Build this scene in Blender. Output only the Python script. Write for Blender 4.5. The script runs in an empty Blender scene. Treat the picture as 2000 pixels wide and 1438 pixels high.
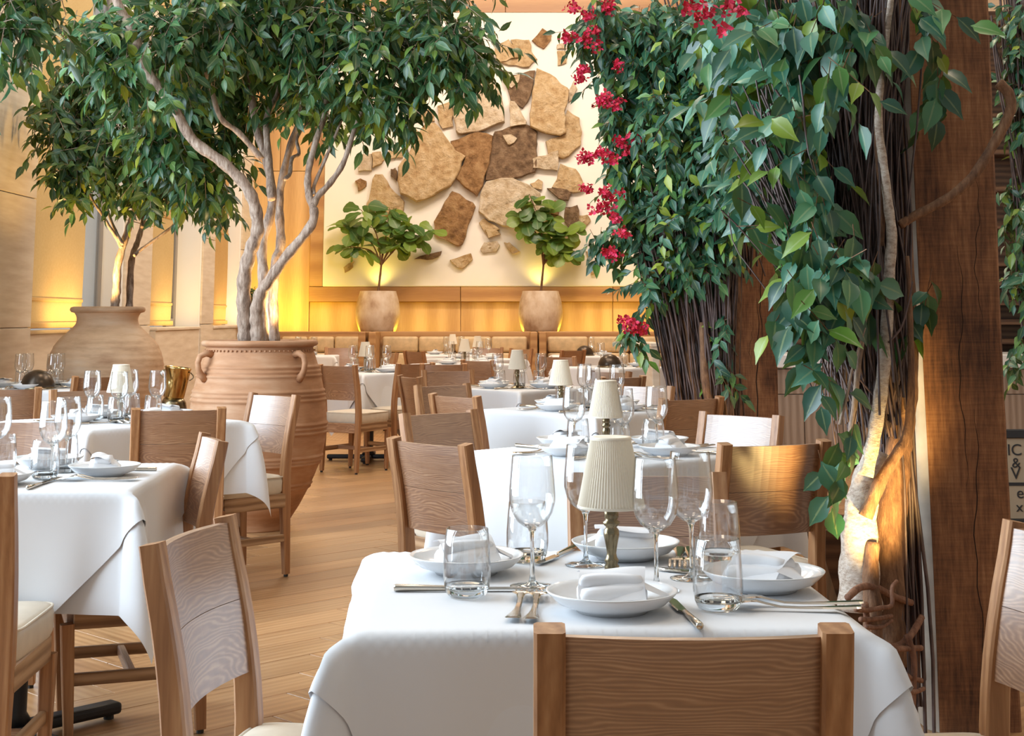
import bpy, bmesh, math, random
import numpy as np
from mathutils import Vector, Matrix, noise

SC = bpy.context.scene
COL = SC.collection
R = random.Random(7)
PI = math.pi

# ------------------------------------------------------------------ camera
cam_data = bpy.data.cameras.new('camera')
cam = bpy.data.objects.new('camera', cam_data)
COL.objects.link(cam)
cam.location = (0, 0, 1.23)
cam.rotation_euler = (math.radians(90 + 8.25), 0, 0)
cam_data.sensor_width = 36
cam_data.lens = 51.66
cam_data.shift_y = -0.2576
cam_data.clip_end = 120
SC.camera = cam

# ------------------------------------------------------------------ world, lights, exposure
SC.view_settings.view_transform = 'Standard'
SC.view_settings.look = 'None'
SC.view_settings.gamma = 1.0
SC.view_settings.use_curve_mapping = False
SC.view_settings.exposure = -0.50
SC.cycles.max_bounces = 10
SC.cycles.diffuse_bounces = 4
SC.cycles.glossy_bounces = 4
SC.cycles.transmission_bounces = 8
SC.cycles.transparent_max_bounces = 40
SC.cycles.sample_clamp_indirect = 6
SC.cycles.caustics_reflective = False
SC.cycles.use_denoising = True

world = bpy.data.worlds.new('world')
SC.world = world
world.use_nodes = True
world.node_tree.nodes['Background'].inputs[0].default_value = (0.80, 0.91, 1.0, 1)
world.node_tree.nodes['Background'].inputs[1].default_value = 0.66

def lamp(name, kind, loc, target, power, color, size=1.0, size_y=None, angle=60, blend=0.6, radius=0.05):
    d = bpy.data.lights.new(name, kind)
    d.energy = power
    d.color = color
    if kind == 'AREA':
        d.shape = 'RECTANGLE'
        d.size = size
        d.size_y = size_y or size
    if kind == 'SPOT':
        d.spot_size = math.radians(angle)
        d.spot_blend = blend
        d.shadow_soft_size = radius
    if kind == 'POINT':
        d.shadow_soft_size = radius
    o = bpy.data.objects.new(name, d)
    COL.objects.link(o)
    o.location = loc
    dirv = Vector(target) - Vector(loc)
    o.rotation_euler = dirv.to_track_quat('-Z', 'Y').to_euler()
    return o

WARM = (1.0, 0.70, 0.38)
AMBER = (1.0, 0.74, 0.06)
# daylight through the tall left hand windows and the glazed front of the room
lamp('window_daylight', 'AREA', (-4.6, 4.7, 2.9), (0.5, 5.2, 1.9), 1900, (0.74, 0.88, 1.0), 6.2, 5.2)
# ceiling downlights, warm
for (x, y, p) in ((-1.0, 3, 45), (2.5, 5, 90), (-1.5, 10, 110), (2.0, 11, 130), (-1.5, 16, 210), (1.5, 18, 210)):
    lamp('ceiling_downlight', 'AREA', (x, y, 6.7), (x, y, 0), p, (1.0, 0.80, 0.58), 1.2)
# added fill light to brighten the left wall, not a fitting of the room
lamp('left_wall_fill', 'AREA', (-2.3, 13.0, 6.6), (-3.9, 13.5, 3.0), 330, (1.0, 0.95, 0.88), 0.5, 8.0)
# wash over the stone panel
lamp('panel_wash_light', 'AREA', (0, 18.2, 6.5), (0, 21.9, 3.2), 290, (1.0, 0.87, 0.76), 5.0, 0.4)
# amber strips behind the banquettes
for (x, w, p) in ((-3.35, 1.0, 5), (-2.0, 1.9, 11), (0.42, 1.9, 11), (1.9, 1.2, 7)):
    lamp('alcove_strip_light', 'AREA', (x, 21.46, 1.03), (x, 21.95, 1.40), p, AMBER, w, 0.10)
for (x, p) in ((-1.95, 6), (0.42, 6)):
    lamp('planter_uplight', 'SPOT', (x, 21.72, 1.66), (x, 21.93, 2.5), p * 3, (1.0, 0.74, 0.16), angle=120, blend=1.0)
lamp('corner_strip_light', 'AREA', (-3.45, 21.3, 1.1), (-3.5, 22.0, 3.2), 26, AMBER, 0.7, 0.1)
# uplights in the tree jars and at the foot of the vines
lamp('jar_uplight', 'SPOT', (-1.38, 8.98, 1.10), (-1.45, 8.85, 3.0), 150, (1.0, 0.66, 0.28), angle=110, blend=1.0)
lamp('jar_uplight', 'SPOT', (-3.02, 10.82, 1.30), (-2.95, 11.0, 3.0), 150, (1.0, 0.62, 0.22), angle=120, blend=1.0)
lamp('vine_uplight', 'SPOT', (1.08, 4.02, 0.50), (1.04, 4.36, 0.74), 100, (1.0, 0.70, 0.26), angle=58, blend=0.8)
lamp('vine_uplight', 'SPOT', (1.20, 8.55, 0.30), (1.22, 8.9, 1.3), 30, (1.0, 0.60, 0.18), angle=90, blend=0.8)
# small lamps grazing the window blinds from below
for (y, p) in ((12.7, 26), (16.4, 20), (19.6, 18)):
    lamp('blind_uplight', 'AREA', (-3.62, y, 1.14), (-3.85, y, 2.2), p * 0.6, (1.0, 0.66, 0.24), 1.0, 0.08)

# ------------------------------------------------------------------ helpers
def nodes_of(m):
    m.use_nodes = True
    nt = m.node_tree
    for n in list(nt.nodes):
        nt.nodes.remove(n)
    out = nt.nodes.new('ShaderNodeOutputMaterial')
    return nt, out

class NB:
    """tiny node builder"""
    def __init__(s, name):
        s.m = bpy.data.materials.new(name)
        s.nt, s.out = nodes_of(s.m)
    def n(s, t, **kw):
        nd = s.nt.nodes.new(t)
        for k, v in kw.items():
            if k.startswith('i_'):
                key = k[2:]
                key = int(key) if key.isdigit() else key.replace('_', ' ')
                if hasattr(v, 'is_output'):
                    s.nt.links.new(v, nd.inputs[key])
                else:
                    nd.inputs[key].default_value = v
            else:
                setattr(nd, k, v)
        return nd
    def link(s, a, b):
        s.nt.links.new(a, b)
    def math(s, op, a, b=0.0):
        nd = s.nt.nodes.new('ShaderNodeMath')
        nd.operation = op
        for i, v in enumerate((a, b)):
            if hasattr(v, 'is_output'):
                s.nt.links.new(v, nd.inputs[i])
            else:
                nd.inputs[i].default_value = v
        return nd.outputs[0]
    def ramp(s, fac, stops, interp='LINEAR'):
        nd = s.nt.nodes.new('ShaderNodeValToRGB')
        nd.color_ramp.interpolation = interp
        e = nd.color_ramp.elements
        while len(e) < len(stops):
            e.new(0.5)
        for el, (p, c) in zip(e, stops):
            el.position = p
            el.color = (*c, 1) if len(c) == 3 else c
        s.nt.links.new(fac, nd.inputs[0])
        return nd.outputs[0]
    def coords(s, scale=(1, 1, 1), rand=0.0, rot=(0, 0, 0), off=None):
        tc = s.n('ShaderNodeTexCoord')
        mp = s.n('ShaderNodeMapping', i_Scale=scale, i_Rotation=rot)
        v = tc.outputs['Object']
        if rand:
            oi = s.n('ShaderNodeObjectInfo')
            mu = s.n('ShaderNodeVectorMath', operation='SCALE', i_0=(7.3, 3.1, 5.7) if off is None else (5.1, 0.06, 0.10))
            s.link(s.math('MULTIPLY', oi.outputs['Random'], rand), mu.inputs['Scale'])
            ad = s.n('ShaderNodeVectorMath', operation='ADD')
            s.link(v, ad.inputs[0])
            s.link(mu.outputs[0], ad.inputs[1])
            v = ad.outputs[0]
        if off is not None:
            ao = s.n('ShaderNodeVectorMath', operation='ADD', i_1=off)
            s.link(v, ao.inputs[0])
            v = ao.outputs[0]
        s.link(v, mp.inputs['Vector'])
        return mp.outputs[0]
    def bsdf(s, color, rough=0.5, metal=0.0, bump=None, bump_d=0.01, bump_s=0.5, **kw):
        b = s.n('ShaderNodeBsdfPrincipled')
        for key, v in (('Base Color', color), ('Roughness', rough), ('Metallic', metal)):
            if hasattr(v, 'is_output'):
                s.link(v, b.inputs[key])
            else:
                b.inputs[key].default_value = (*v, 1) if isinstance(v, tuple) and len(v) == 3 else v
        for k, v in kw.items():
            b.inputs[k.replace('_', ' ')].default_value = v
        if bump is not None:
            bp = s.n('ShaderNodeBump', i_Strength=bump_s, i_Distance=bump_d)
            s.link(bump, bp.inputs['Height'])
            s.link(bp.outputs[0], b.inputs['Normal'])
        s.link(b.outputs[0], s.out.inputs[0])
        return b

def plain(name, color, rough=0.5, metal=0.0, var=0.06, scale=6.0, bump=0.0, **kw):
    b = NB(name)
    nz = b.n('ShaderNodeTexNoise', i_Vector=b.coords(rand=1.0), i_Scale=scale, i_Detail=4.0)
    lo = tuple(max(0, c * (1 - var)) for c in color)
    hi = tuple(min(1, c * (1 + var)) for c in color)
    c = b.ramp(nz.outputs[0], ((0.3, lo), (0.7, hi)))
    b.bsdf(c, rough, metal, nz.outputs[0] if bump else None, bump or 0.01, 0.6, **kw)
    return b.m

def wood(name, dark, mid, light, axis='x', ring=16.0, rough=0.42, dist=5.0, tint=0.0, pore=60.0, stretch=0.22, bump=0.001, off=None, w=(0.55, 0.62), dscale=1.2, coat=0.0):
    wr, wn = w
    b = NB(name)
    sc = {'x': (stretch, 1, 1), 'y': (1, stretch, 1), 'z': (1, 1, stretch)}[axis]
    v = b.coords(sc, rand=3.0, off=off)
    w = b.n('ShaderNodeTexWave', wave_type='RINGS', rings_direction=axis.upper(), i_Vector=v, i_Scale=ring, i_Distortion=dist, i_Detail=1.5, i_Detail_Scale=dscale)
    fs = {'x': (0.06, 1, 1), 'y': (1, 0.06, 1), 'z': (1, 1, 0.06)}[axis]
    v2 = b.coords(fs, rand=3.0)
    n1 = b.n('ShaderNodeTexNoise', i_Vector=v2, i_Scale=pore * 2.2, i_Detail=4.0)
    n2 = b.n('ShaderNodeTexNoise', i_Vector=v, i_Scale=5.0, i_Detail=2.0)
    f = b.math('ADD', b.math('MULTIPLY', w.outputs[1], wr), b.math('MULTIPLY', n1.outputs[0], wn))
    f = b.math('ADD', f, b.math('MULTIPLY', b.math('SUBTRACT', n2.outputs[0], 0.5), 0.35))
    f = b.math('ADD', f, 0.58 - wr * 0.5 - wn * 0.5)
    col = b.ramp(f, ((0.30, dark), (0.58, mid), (0.86, light)))
    if tint:
        oi = b.n('ShaderNodeObjectInfo')
        hv = b.n('ShaderNodeHueSaturation', i_Color=col)
        b.link(b.math('ADD', b.math('MULTIPLY', oi.outputs['Random'], tint), 1 - tint / 2), hv.inputs['Value'])
        col = hv.outputs[0]
    b.bsdf(col, rough, 0.0, f, bump, 0.5, **({'Coat_Weight': min(1, coat), 'Coat_Roughness': 0.38, 'Coat_IOR': 2.1 if coat > 0.9 else 1.5, 'Specular_IOR_Level': 0.5} if coat else {}))
    return b.m

def mesh_obj(name, verts, faces, mat, parent=None, smooth=False, loc=None):
    me = bpy.data.meshes.new(name)
    me.from_pydata(verts, [], faces)
    me.materials.append(mat)
    if smooth:
        me.polygons.foreach_set('use_smooth', [True] * len(me.polygons))
    me.update()
    o = bpy.data.objects.new(name, me)
    COL.objects.link(o)
    if parent is not None:
        o.parent = parent
    if loc is not None:
        o.location = loc
    return o

class MB:
    """collects shapes into one mesh"""
    def __init__(s):
        s.v, s.f = [], []
    def add(s, v, f):
        k = len(s.v)
        s.v.extend(tuple(p) for p in v)
        s.f.extend(tuple(i + k for i in q) for q in f)
        return s
    def box(s, x0, x1, y0, y1, z0, z1, c=0.0, M=None):
        """box, with chamfered edges when c > 0"""
        if c <= 0:
            v = [(x, y, z) for z in (z0, z1) for y in (y0, y1) for x in (x0, x1)]
            f = [(0, 2, 3, 1), (4, 5, 7, 6), (0, 1, 5, 4), (2, 6, 7, 3), (0, 4, 6, 2), (1, 3, 7, 5)]
        else:
            bm = bmesh.new()
            bmesh.ops.create_cube(bm, size=1.0)
            for q in bm.verts:
                q.co = Vector(((x0 + x1) / 2 + q.co.x * (x1 - x0), (y0 + y1) / 2 + q.co.y * (y1 - y0), (z0 + z1) / 2 + q.co.z * (z1 - z0)))
            bmesh.ops.bevel(bm, geom=list(bm.edges), offset=c, segments=1 if c < 0.012 else 3, profile=0.5, affect='EDGES')
            bm.verts.index_update()
            v = [q.co.copy() for q in bm.verts]
            f = [tuple(q.index for q in fc.verts) for fc in bm.faces]
            bm.free()
        if M is not None:
            v = [M @ Vector(p) for p in v]
        return s.add(v, f)
    def tube(s, pts, rad, n=8, cap=True):
        P = [Vector(p) for p in pts]
        rad = rad if isinstance(rad, (list, tuple)) else [rad] * len(P)
        v, f = [], []
        up = None
        for i, p in enumerate(P):
            d = (P[min(i + 1, len(P) - 1)] - P[max(i - 1, 0)])
            d = d.normalized() if d.length > 1e-9 else Vector((0, 0, 1))
            if up is None:
                a = Vector((1, 0, 0)) if abs(d.x) < 0.8 else Vector((0, 1, 0))
                up = (a - d * a.dot(d)).normalized()
            else:
                up = up - d * up.dot(d)
                up = up.normalized() if up.length > 1e-6 else d.orthogonal().normalized()
            w = d.cross(up)
            for k in range(n):
                t = 2 * PI * k / n
                v.append(p + (up * math.cos(t) + w * math.sin(t)) * rad[i])
        for i in range(len(P) - 1):
            for k in range(n):
                a, b = i * n + k, i * n + (k + 1) % n
                f.append((a, b, b + n, a + n))
        if cap:
            f.append(tuple(range(n - 1, -1, -1)))
            f.append(tuple(range((len(P) - 1) * n, len(P) * n)))
        return s.add(v, f)
    def lathe(s, prof, n=24, x=0, y=0, z=0, cap0=False, cap1=False, M=None, wob=None):
        v, f = [], []
        for r, h in prof:
            for k in range(n):
                t = 2 * PI * k / n
                rr = r * (1 + (wob(k, h) if wob else 0))
                v.append(Vector((x + rr * math.cos(t), y + rr * math.sin(t), z + h)))
        for i in range(len(prof) - 1):
            for k in range(n):
                a, b = i * n + k, i * n + (k + 1) % n
                f.append((a, b, b + n, a + n))
        if cap0:
            f.append(tuple(range(n - 1, -1, -1)))
        if cap1:
            f.append(tuple(range((len(prof) - 1) * n, len(prof) * n)))
        if M is not None:
            v = [M @ p for p in v]
        return s.add(v, f)
    def grid(s, nu, nv, fn):
        v = [fn(i / nu, j / nv) for j in range(nv + 1) for i in range(nu + 1)]
        f = [(j * (nu + 1) + i, j * (nu + 1) + i + 1, (j + 1) * (nu + 1) + i + 1, (j + 1) * (nu + 1) + i) for j in range(nv) for i in range(nu)]
        return s.add(v, f)
    def sweep(s, pts, wx, wy):
        """rectangular bar along pts in the y-z plane direction; wx across x, wy across the curve"""
        v, f = [], []
        for i, (x, y, z) in enumerate(pts):
            a, b = pts[max(i - 1, 0)], pts[min(i + 1, len(pts) - 1)]
            d = Vector((0, b[1] - a[1], b[2] - a[2])).normalized()
            nrm = Vector((0, d.z, -d.y))
            X = wx[i] / 2 if isinstance(wx, (list, tuple)) else wx / 2
            Y = wy[i] / 2 if isinstance(wy, (list, tuple)) else wy / 2
            c = min(X, Y) * 0.22
            o = Vector((x, y, z))
            for px, py in ((-X + c, -Y), (X - c, -Y), (X, -Y + c), (X, Y - c), (X - c, Y), (-X + c, Y), (-X, Y - c), (-X, -Y + c)):
                v.append(o + Vector((px, 0, 0)) + nrm * py)
        n = 8
        for i in range(len(pts) - 1):
            for k in range(n):
                a, b = i * n + k, i * n + (k + 1) % n
                f.append((a, b, b + n, a + n))
        f.append(tuple(range(n - 1, -1, -1)))
        f.append(tuple(range((len(pts) - 1) * n, len(pts) * n)))
        return s.add(v, f)
    def build(s, name, mat, parent=None, smooth=False, loc=None):
        return mesh_obj(name, s.v, s.f, mat, parent, smooth, loc)

def tag(o, label=None, cat=None, group=None, kind=None):
    if label: o['label'] = label
    if cat: o['category'] = cat
    if group: o['group'] = group
    if kind: o['kind'] = kind
    return o

def thing(name, label, cat, loc=(0, 0, 0), rz=0.0, group=None):
    o = bpy.data.objects.new(name, None)
    o.empty_display_size = 0.1
    COL.objects.link(o)
    o.location = loc
    o.rotation_euler = (0, 0, rz)
    return tag(o, label, cat, group)

def copy_tree(o, parent=None):
    c = o.copy()
    COL.objects.link(c)
    if parent is not None:
        c.parent = parent
    for ch in list(o.children):
        copy_tree(ch, c)
    return c

class Maker:
    """hands out the first build of a thing, then copies of it"""
    def __init__(s, build):
        s.build, s.proto, s.used = build, None, False
    def __call__(s, loc, rz, label, group=None):
        if s.proto is None:
            s.proto = s.build()
            o = s.proto
        else:
            o = copy_tree(s.proto)
        o.location = loc
        o.rotation_euler = (0, 0, rz)
        o['label'] = label
        if group: o['group'] = group
        return o

# ------------------------------------------------------------------ materials
M = {}
M['oak_x'] = wood('oak_across', (0.18, 0.068, 0.022), (0.265, 0.112, 0.040), (0.43, 0.24, 0.125), 'x', 62.0, 0.6, 20.0, 0.12, off=(0, 0.25, -0.70), w=(0.34, 0.55), dscale=0.45, coat=1.0)
M['oak_z'] = wood('oak_upright', (0.23, 0.095, 0.032), (0.35, 0.160, 0.062), (0.46, 0.245, 0.11), 'z', 14.0, 0.5, 2.0, 0.1, coat=0.3, w=(0.25, 0.6))
M['oak_y'] = wood('oak_along', (0.23, 0.12, 0.055), (0.36, 0.21, 0.105), (0.46, 0.29, 0.165), 'y', 14.0, 0.4, 2.0, 0.1)
M['plank'] = wood('floor_oak', (0.28, 0.138, 0.054), (0.41, 0.222, 0.096), (0.52, 0.315, 0.155), 'y', 10.0, 0.36, 5.0, 0.36, 14.0, 0.16, w=(0.20, 0.50), dscale=0.6, coat=0.25)
M['maple'] = wood('maple_panelling', (0.50, 0.29, 0.12), (0.58, 0.35, 0.155), (0.66, 0.42, 0.20), 'z', 3.0, 0.45, 1.5, 0.05, 40.0, 0.1)
M['maple_rail'] = wood('maple_rail', (0.36, 0.18, 0.07), (0.43, 0.23, 0.09), (0.49, 0.28, 0.12), 'x', 3.0, 0.45, 1.5, 0.05, 40.0, 0.1)
M['taupe_oak'] = wood('taupe_oak', (0.27, 0.195, 0.145), (0.33, 0.245, 0.19), (0.40, 0.31, 0.245), 'z', 6.0, 0.5, 2.0, 0.06, 50.0, 0.1)
M['shelf_wood'] = wood('shelf_walnut', (0.06, 0.026, 0.013), (0.11, 0.05, 0.025), (0.16, 0.08, 0.04), 'x', 6.0, 0.5, 2.0, 0.1)
def timber_mat():
    b = NB('rough_sawn_timber')
    v = b.coords((1, 1, 0.10), rand=2.0)
    w = b.n('ShaderNodeTexNoise', i_Vector=v, i_Scale=75.0, i_Detail=5.0, i_Roughness=0.7)
    saw = b.n('ShaderNodeTexNoise', i_Vector=b.coords((0.05, 0.3, 1), rot=(0, 0.20, 0)), i_Scale=150.0, i_Detail=3.0)
    big = b.n('ShaderNodeTexNoise', i_Vector=b.coords((1, 1, 0.5), rand=2.0), i_Scale=6.0, i_Detail=5.0)
    f = b.math('ADD', b.math('MULTIPLY', w.outputs[0], 0.70), b.math('MULTIPLY', saw.outputs[0], 0.24))
    f = b.math('ADD', f, b.math('MULTIPLY', b.math('SUBTRACT', big.outputs[0], 0.5), 0.9))
    c = b.ramp(f, ((0.26, (0.07, 0.025, 0.009)), (0.46, (0.20, 0.080, 0.031)), (0.60, (0.30, 0.130, 0.052)), (0.80, (0.46, 0.24, 0.115))))
    b.bsdf(c, 0.75, 0.0, f, 0.004, 0.7)
    return b.m
M['timber'] = timber_mat()
M['timber_pale'] = plain('sapwood', (0.50, 0.44, 0.37), 0.8, 0, 0.25, 9.0, 0.004)
M['crack'] = plain('timber_check', (0.02, 0.009, 0.005), 0.95)
def bark_mat(name, a, bcol, c, scale=60.0, zs=0.22):
    b = NB(name)
    n1 = b.n('ShaderNodeTexNoise', i_Vector=b.coords((1, 1, zs)), i_Scale=scale, i_Detail=6.0, i_Roughness=0.7)
    n2 = b.n('ShaderNodeTexNoise', i_Vector=b.coords((1, 1, 0.6)), i_Scale=12.0, i_Detail=4.0)
    f = b.math('ADD', b.math('MULTIPLY', n1.outputs[0], 0.75), b.math('MULTIPLY', n2.outputs[0], 0.3))
    col = b.ramp(f, ((0.36, a), (0.54, bcol), (0.72, c)))
    b.bsdf(col, 0.8, 0.0, f, 0.012, 0.9)
    return b.m
M['bark'] = bark_mat('grey_bark', (0.12, 0.07, 0.045), (0.40, 0.285, 0.215), (0.64, 0.53, 0.44), 52.0)
M['bark_brown'] = bark_mat('brown_bark', (0.07, 0.03, 0.015), (0.20, 0.095, 0.045), (0.34, 0.19, 0.10))
M['bark_birch'] = bark_mat('pale_birch_bark', (0.26, 0.16, 0.11), (0.58, 0.47, 0.38), (0.78, 0.71, 0.64), 45.0, 1.8)
M['twig'] = plain('dark_twig', (0.085, 0.052, 0.046), 0.55, 0, 0.5, 14.0)
M['root'] = bark_mat('vine_root', (0.10, 0.04, 0.022), (0.23, 0.105, 0.06), (0.34, 0.18, 0.11))

def leaf_mat(name, stops, rough=0.4, trans=0.11, tcol=(0.30, 0.42, 0.05)):
    b = NB(name)
    ge = b.n('ShaderNodeNewGeometry')
    oi = b.n('ShaderNodeObjectInfo')
    f = b.math('FRACT', b.math('ADD', ge.outputs['Random Per Island'], b.math('MULTIPLY', oi.outputs['Random'], 3.7)))
    col = b.ramp(f, stops)
    at = b.n('ShaderNodeAttribute', attribute_name='rib')
    rb = b.ramp(at.outputs['Fac'], ((0.0, (1, 1, 1)), (0.05, (1, 1, 1)), (0.13, (0, 0, 0))))
    pale = b.n('ShaderNodeMix', data_type='RGBA', i_6=col, i_7=(0.30, 0.36, 0.16, 1))
    b.link(b.math('MULTIPLY', rb, 0.45), pale.inputs[0])
    col = pale.outputs[2]
    bs = b.bsdf(col, rough)
    tr = b.n('ShaderNodeBsdfTranslucent', i_Color=(*tcol, 1))
    mx = b.n('ShaderNodeMixShader', i_0=trans)
    b.link(bs.outputs[0], mx.inputs[1])
    b.link(tr.outputs[0], mx.inputs[2])
    b.link(mx.outputs[0], b.out.inputs[0])
    return b.m
M['leaf_ficus'] = leaf_mat('ficus_leaf', ((0.0, (0.010, 0.048, 0.022)), (0.45, (0.020, 0.088, 0.036)), (0.78, (0.046, 0.130, 0.044)), (0.93, (0.12, 0.19, 0.022)), (1.0, (0.28, 0.29, 0.02))), 0.34)
M['leaf_vine'] = leaf_mat('vine_leaf', ((0.0, (0.010, 0.052, 0.036)), (0.40, (0.022, 0.110, 0.066)), (0.70, (0.062, 0.195, 0.125)), (0.88, (0.060, 0.17, 0.025)), (1.0, (0.22, 0.28, 0.02))), 0.33)
M['leaf_creeper'] = leaf_mat('creeper_leaf', ((0.0, (0.009, 0.050, 0.032)), (0.45, (0.020, 0.100, 0.056)), (0.74, (0.060, 0.180, 0.100)), (0.92, (0.10, 0.22, 0.03)), (1.0, (0.30, 0.36, 0.04))), 0.35)
M['leaf_fig'] = leaf_mat('fig_leaf', ((0.0, (0.025, 0.085, 0.018)), (0.55, (0.06, 0.15, 0.03)), (1.0, (0.22, 0.32, 0.05))), 0.4, 0.3)
def petal_mat():
    b = NB('bougainvillea_petal')
    ge = b.n('ShaderNodeNewGeometry')
    c = b.ramp(ge.outputs['Random Per Island'], ((0.0, (0.34, 0.006, 0.02)), (0.5, (0.62, 0.012, 0.038)), (1.0, (0.72, 0.025, 0.12))))
    b.bsdf(c, 0.55)
    return b.m
M['petal'] = petal_mat()

M['linen'] = plain('white_linen', (0.72, 0.725, 0.745), 0.75, 0, 0.015, 4.0)
M['linen_under'] = plain('white_underlay_linen', (0.73, 0.74, 0.765), 0.78, 0, 0.015, 4.0)
M['napkin'] = plain('napkin_cotton', (0.74, 0.735, 0.75), 0.8, 0, 0.02, 30.0)
M['china'] = plain('white_china', (0.78, 0.78, 0.785), 0.15, 0, 0.01, 3.0)
M['leather'] = plain('cream_leather', (0.62, 0.54, 0.43), 0.45, 0, 0.06, 18.0, 0.0008)
M['tan_leather'] = plain('tan_tufted_leather', (0.60, 0.44, 0.25), 0.5, 0, 0.16, 12.0, 0.004)
M['steel'] = plain('polished_steel', (0.62, 0.55, 0.46), 0.16, 1.0, 0.05, 5.0)
M['brass'] = plain('aged_brass', (0.24, 0.19, 0.115), 0.26, 1.0, 0.35, 30.0)
M['bright_brass'] = plain('bright_brass', (0.62, 0.44, 0.18), 0.12, 1.0, 0.2, 9.0)
M['iron'] = plain('black_iron', (0.012, 0.012, 0.014), 0.5, 0.0, 0.1)
M['bronze'] = plain('dark_bronze', (0.06, 0.042, 0.028), 0.3, 0.6, 0.4, 8.0)
M['rubber'] = plain('black_glide', (0.02, 0.018, 0.016), 0.6)
def shade_mat():
    b = NB('pleated_cream_fabric')
    bs = b.bsdf((0.94, 0.845, 0.70), 0.85)
    tr = b.n('ShaderNodeBsdfTranslucent', i_Color=(0.85, 0.80, 0.68, 1))
    mx = b.n('ShaderNodeMixShader', i_0=0.2)
    b.link(bs.outputs[0], mx.inputs[1]); b.link(tr.outputs[0], mx.inputs[2])
    b.link(mx.outputs[0], b.out.inputs[0])
    return b.m
M['shade'] = shade_mat()
def glass_mat(name, edge=0.55, tint=(0.985, 0.988, 0.99), refl=0.62):
    b = NB(name)
    lw = b.n('ShaderNodeLayerWeight', i_Blend=0.5)
    col = b.ramp(lw.outputs['Facing'], ((0.0, tint), (0.40, tuple(c * 0.985 for c in tint)), (0.65, tuple(c * 0.91 for c in tint)), (0.85, tuple(c * 0.76 for c in tint)), (1.0, tuple(c * edge for c in tint))))
    tr = b.n('ShaderNodeBsdfTransparent')
    b.link(col, tr.inputs[0])
    gl = b.n('ShaderNodeBsdfGlossy', i_Roughness=0.02, i_Color=(1, 1, 1, 1))
    lf = b.n('ShaderNodeLayerWeight', i_Blend=0.5)
    fac = b.math('ADD', b.math('MULTIPLY', b.math('POWER', lf.outputs['Facing'], 2.6), refl), 0.07)
    mx = b.n('ShaderNodeMixShader')
    b.link(fac, mx.inputs[0]); b.link(tr.outputs[0], mx.inputs[1]); b.link(gl.outputs[0], mx.inputs[2])
    b.link(mx.outputs[0], b.out.inputs[0])
    return b.m
M['glass'] = glass_mat('clear_thin_glass')
def solid_glass():
    b = NB('clear_solid_glass')
    g = b.n('ShaderNodeBsdfGlass', i_IOR=1.5, i_Roughness=0.0, i_Color=(0.97, 0.98, 0.98, 1))
    b.link(g.outputs[0], b.out.inputs[0])
    return b.m
M['solid_glass'] = solid_glass()
M['pane'] = glass_mat('window_pane_glass', 0.9, refl=0.12)

def terracotta(name, a, bcol, c, zs=5, sc=5.0):
    b = NB(name)
    n1 = b.n('ShaderNodeTexNoise', i_Vector=b.coords((1, 1, zs)), i_Scale=sc, i_Detail=6.0, i_Roughness=0.6)
    n2 = b.n('ShaderNodeTexNoise', i_Vector=b.coords((1, 1, 1), rand=4.0), i_Scale=2.6, i_Detail=3.0)
    f = b.math('ADD', b.math('MULTIPLY', n1.outputs[0], 0.45), b.math('MULTIPLY', n2.outputs[0], 0.6))
    col = b.ramp(f, ((0.34, a), (0.53, bcol), (0.72, c)))
    b.bsdf(col, 0.7, 0.0, f, 0.004, 0.5)
    return b.m
M['terracotta'] = terracotta('terracotta', (0.28, 0.125, 0.055), (0.45, 0.225, 0.112), (0.57, 0.355, 0.22))
M['jar_clay'] = terracotta('weathered_clay', (0.42, 0.25, 0.145), (0.66, 0.45, 0.29), (0.76, 0.59, 0.44))
M['aged_clay'] = terracotta('lime_washed_clay', (0.30, 0.17, 0.09), (0.56, 0.43, 0.31), (0.70, 0.61, 0.51), 0.6, 9.0)
M['soil'] = plain('dark_soil', (0.035, 0.022, 0.014), 0.95, 0, 0.4, 30.0, 0.01)
def stone_mat(name, a, bcol, c):
    b = NB(name)
    v = b.coords((1, 1, 1), rand=5.0)
    n1 = b.n('ShaderNodeTexNoise', i_Vector=v, i_Scale=10.0, i_Detail=9.0, i_Roughness=0.72)
    n2 = b.n('ShaderNodeTexVoronoi', i_Vector=v, i_Scale=9.0)
    f = b.math('ADD', b.math('MULTIPLY', n1.outputs[0], 0.85), b.math('MULTIPLY', n2.outputs[0], 0.2))
    col = b.ramp(f, ((0.36, a), (0.55, bcol), (0.76, c)))
    b.bsdf(col, 0.9, 0.0, f, 0.09, 0.9)
    return b.m
M['stone_cream'] = stone_mat('cream_limestone', (0.50, 0.36, 0.21), (0.70, 0.58, 0.42), (0.80, 0.72, 0.60))
M['stone_honey'] = stone_mat('honey_limestone', (0.44, 0.27, 0.12), (0.62, 0.45, 0.25), (0.74, 0.60, 0.40))
M['stone_brown'] = stone_mat('brown_sandstone', (0.17, 0.085, 0.032), (0.36, 0.20, 0.085), (0.52, 0.34, 0.17))
M['stone_umber'] = stone_mat('umber_slate', (0.10, 0.058, 0.032), (0.24, 0.15, 0.085), (0.38, 0.27, 0.17))
M['plaster'] = plain('ivory_plaster', (0.80, 0.76, 0.70), 0.85, 0, 0.02, 2.0)
M['wall_paint'] = plain('warm_wall_paint', (0.74, 0.66, 0.54), 0.85, 0, 0.03, 1.5)
M['white_paint'] = plain('white_wall_paint', (0.84, 0.82, 0.79), 0.8, 0, 0.02, 1.5)
M['travertine'] = None
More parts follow.
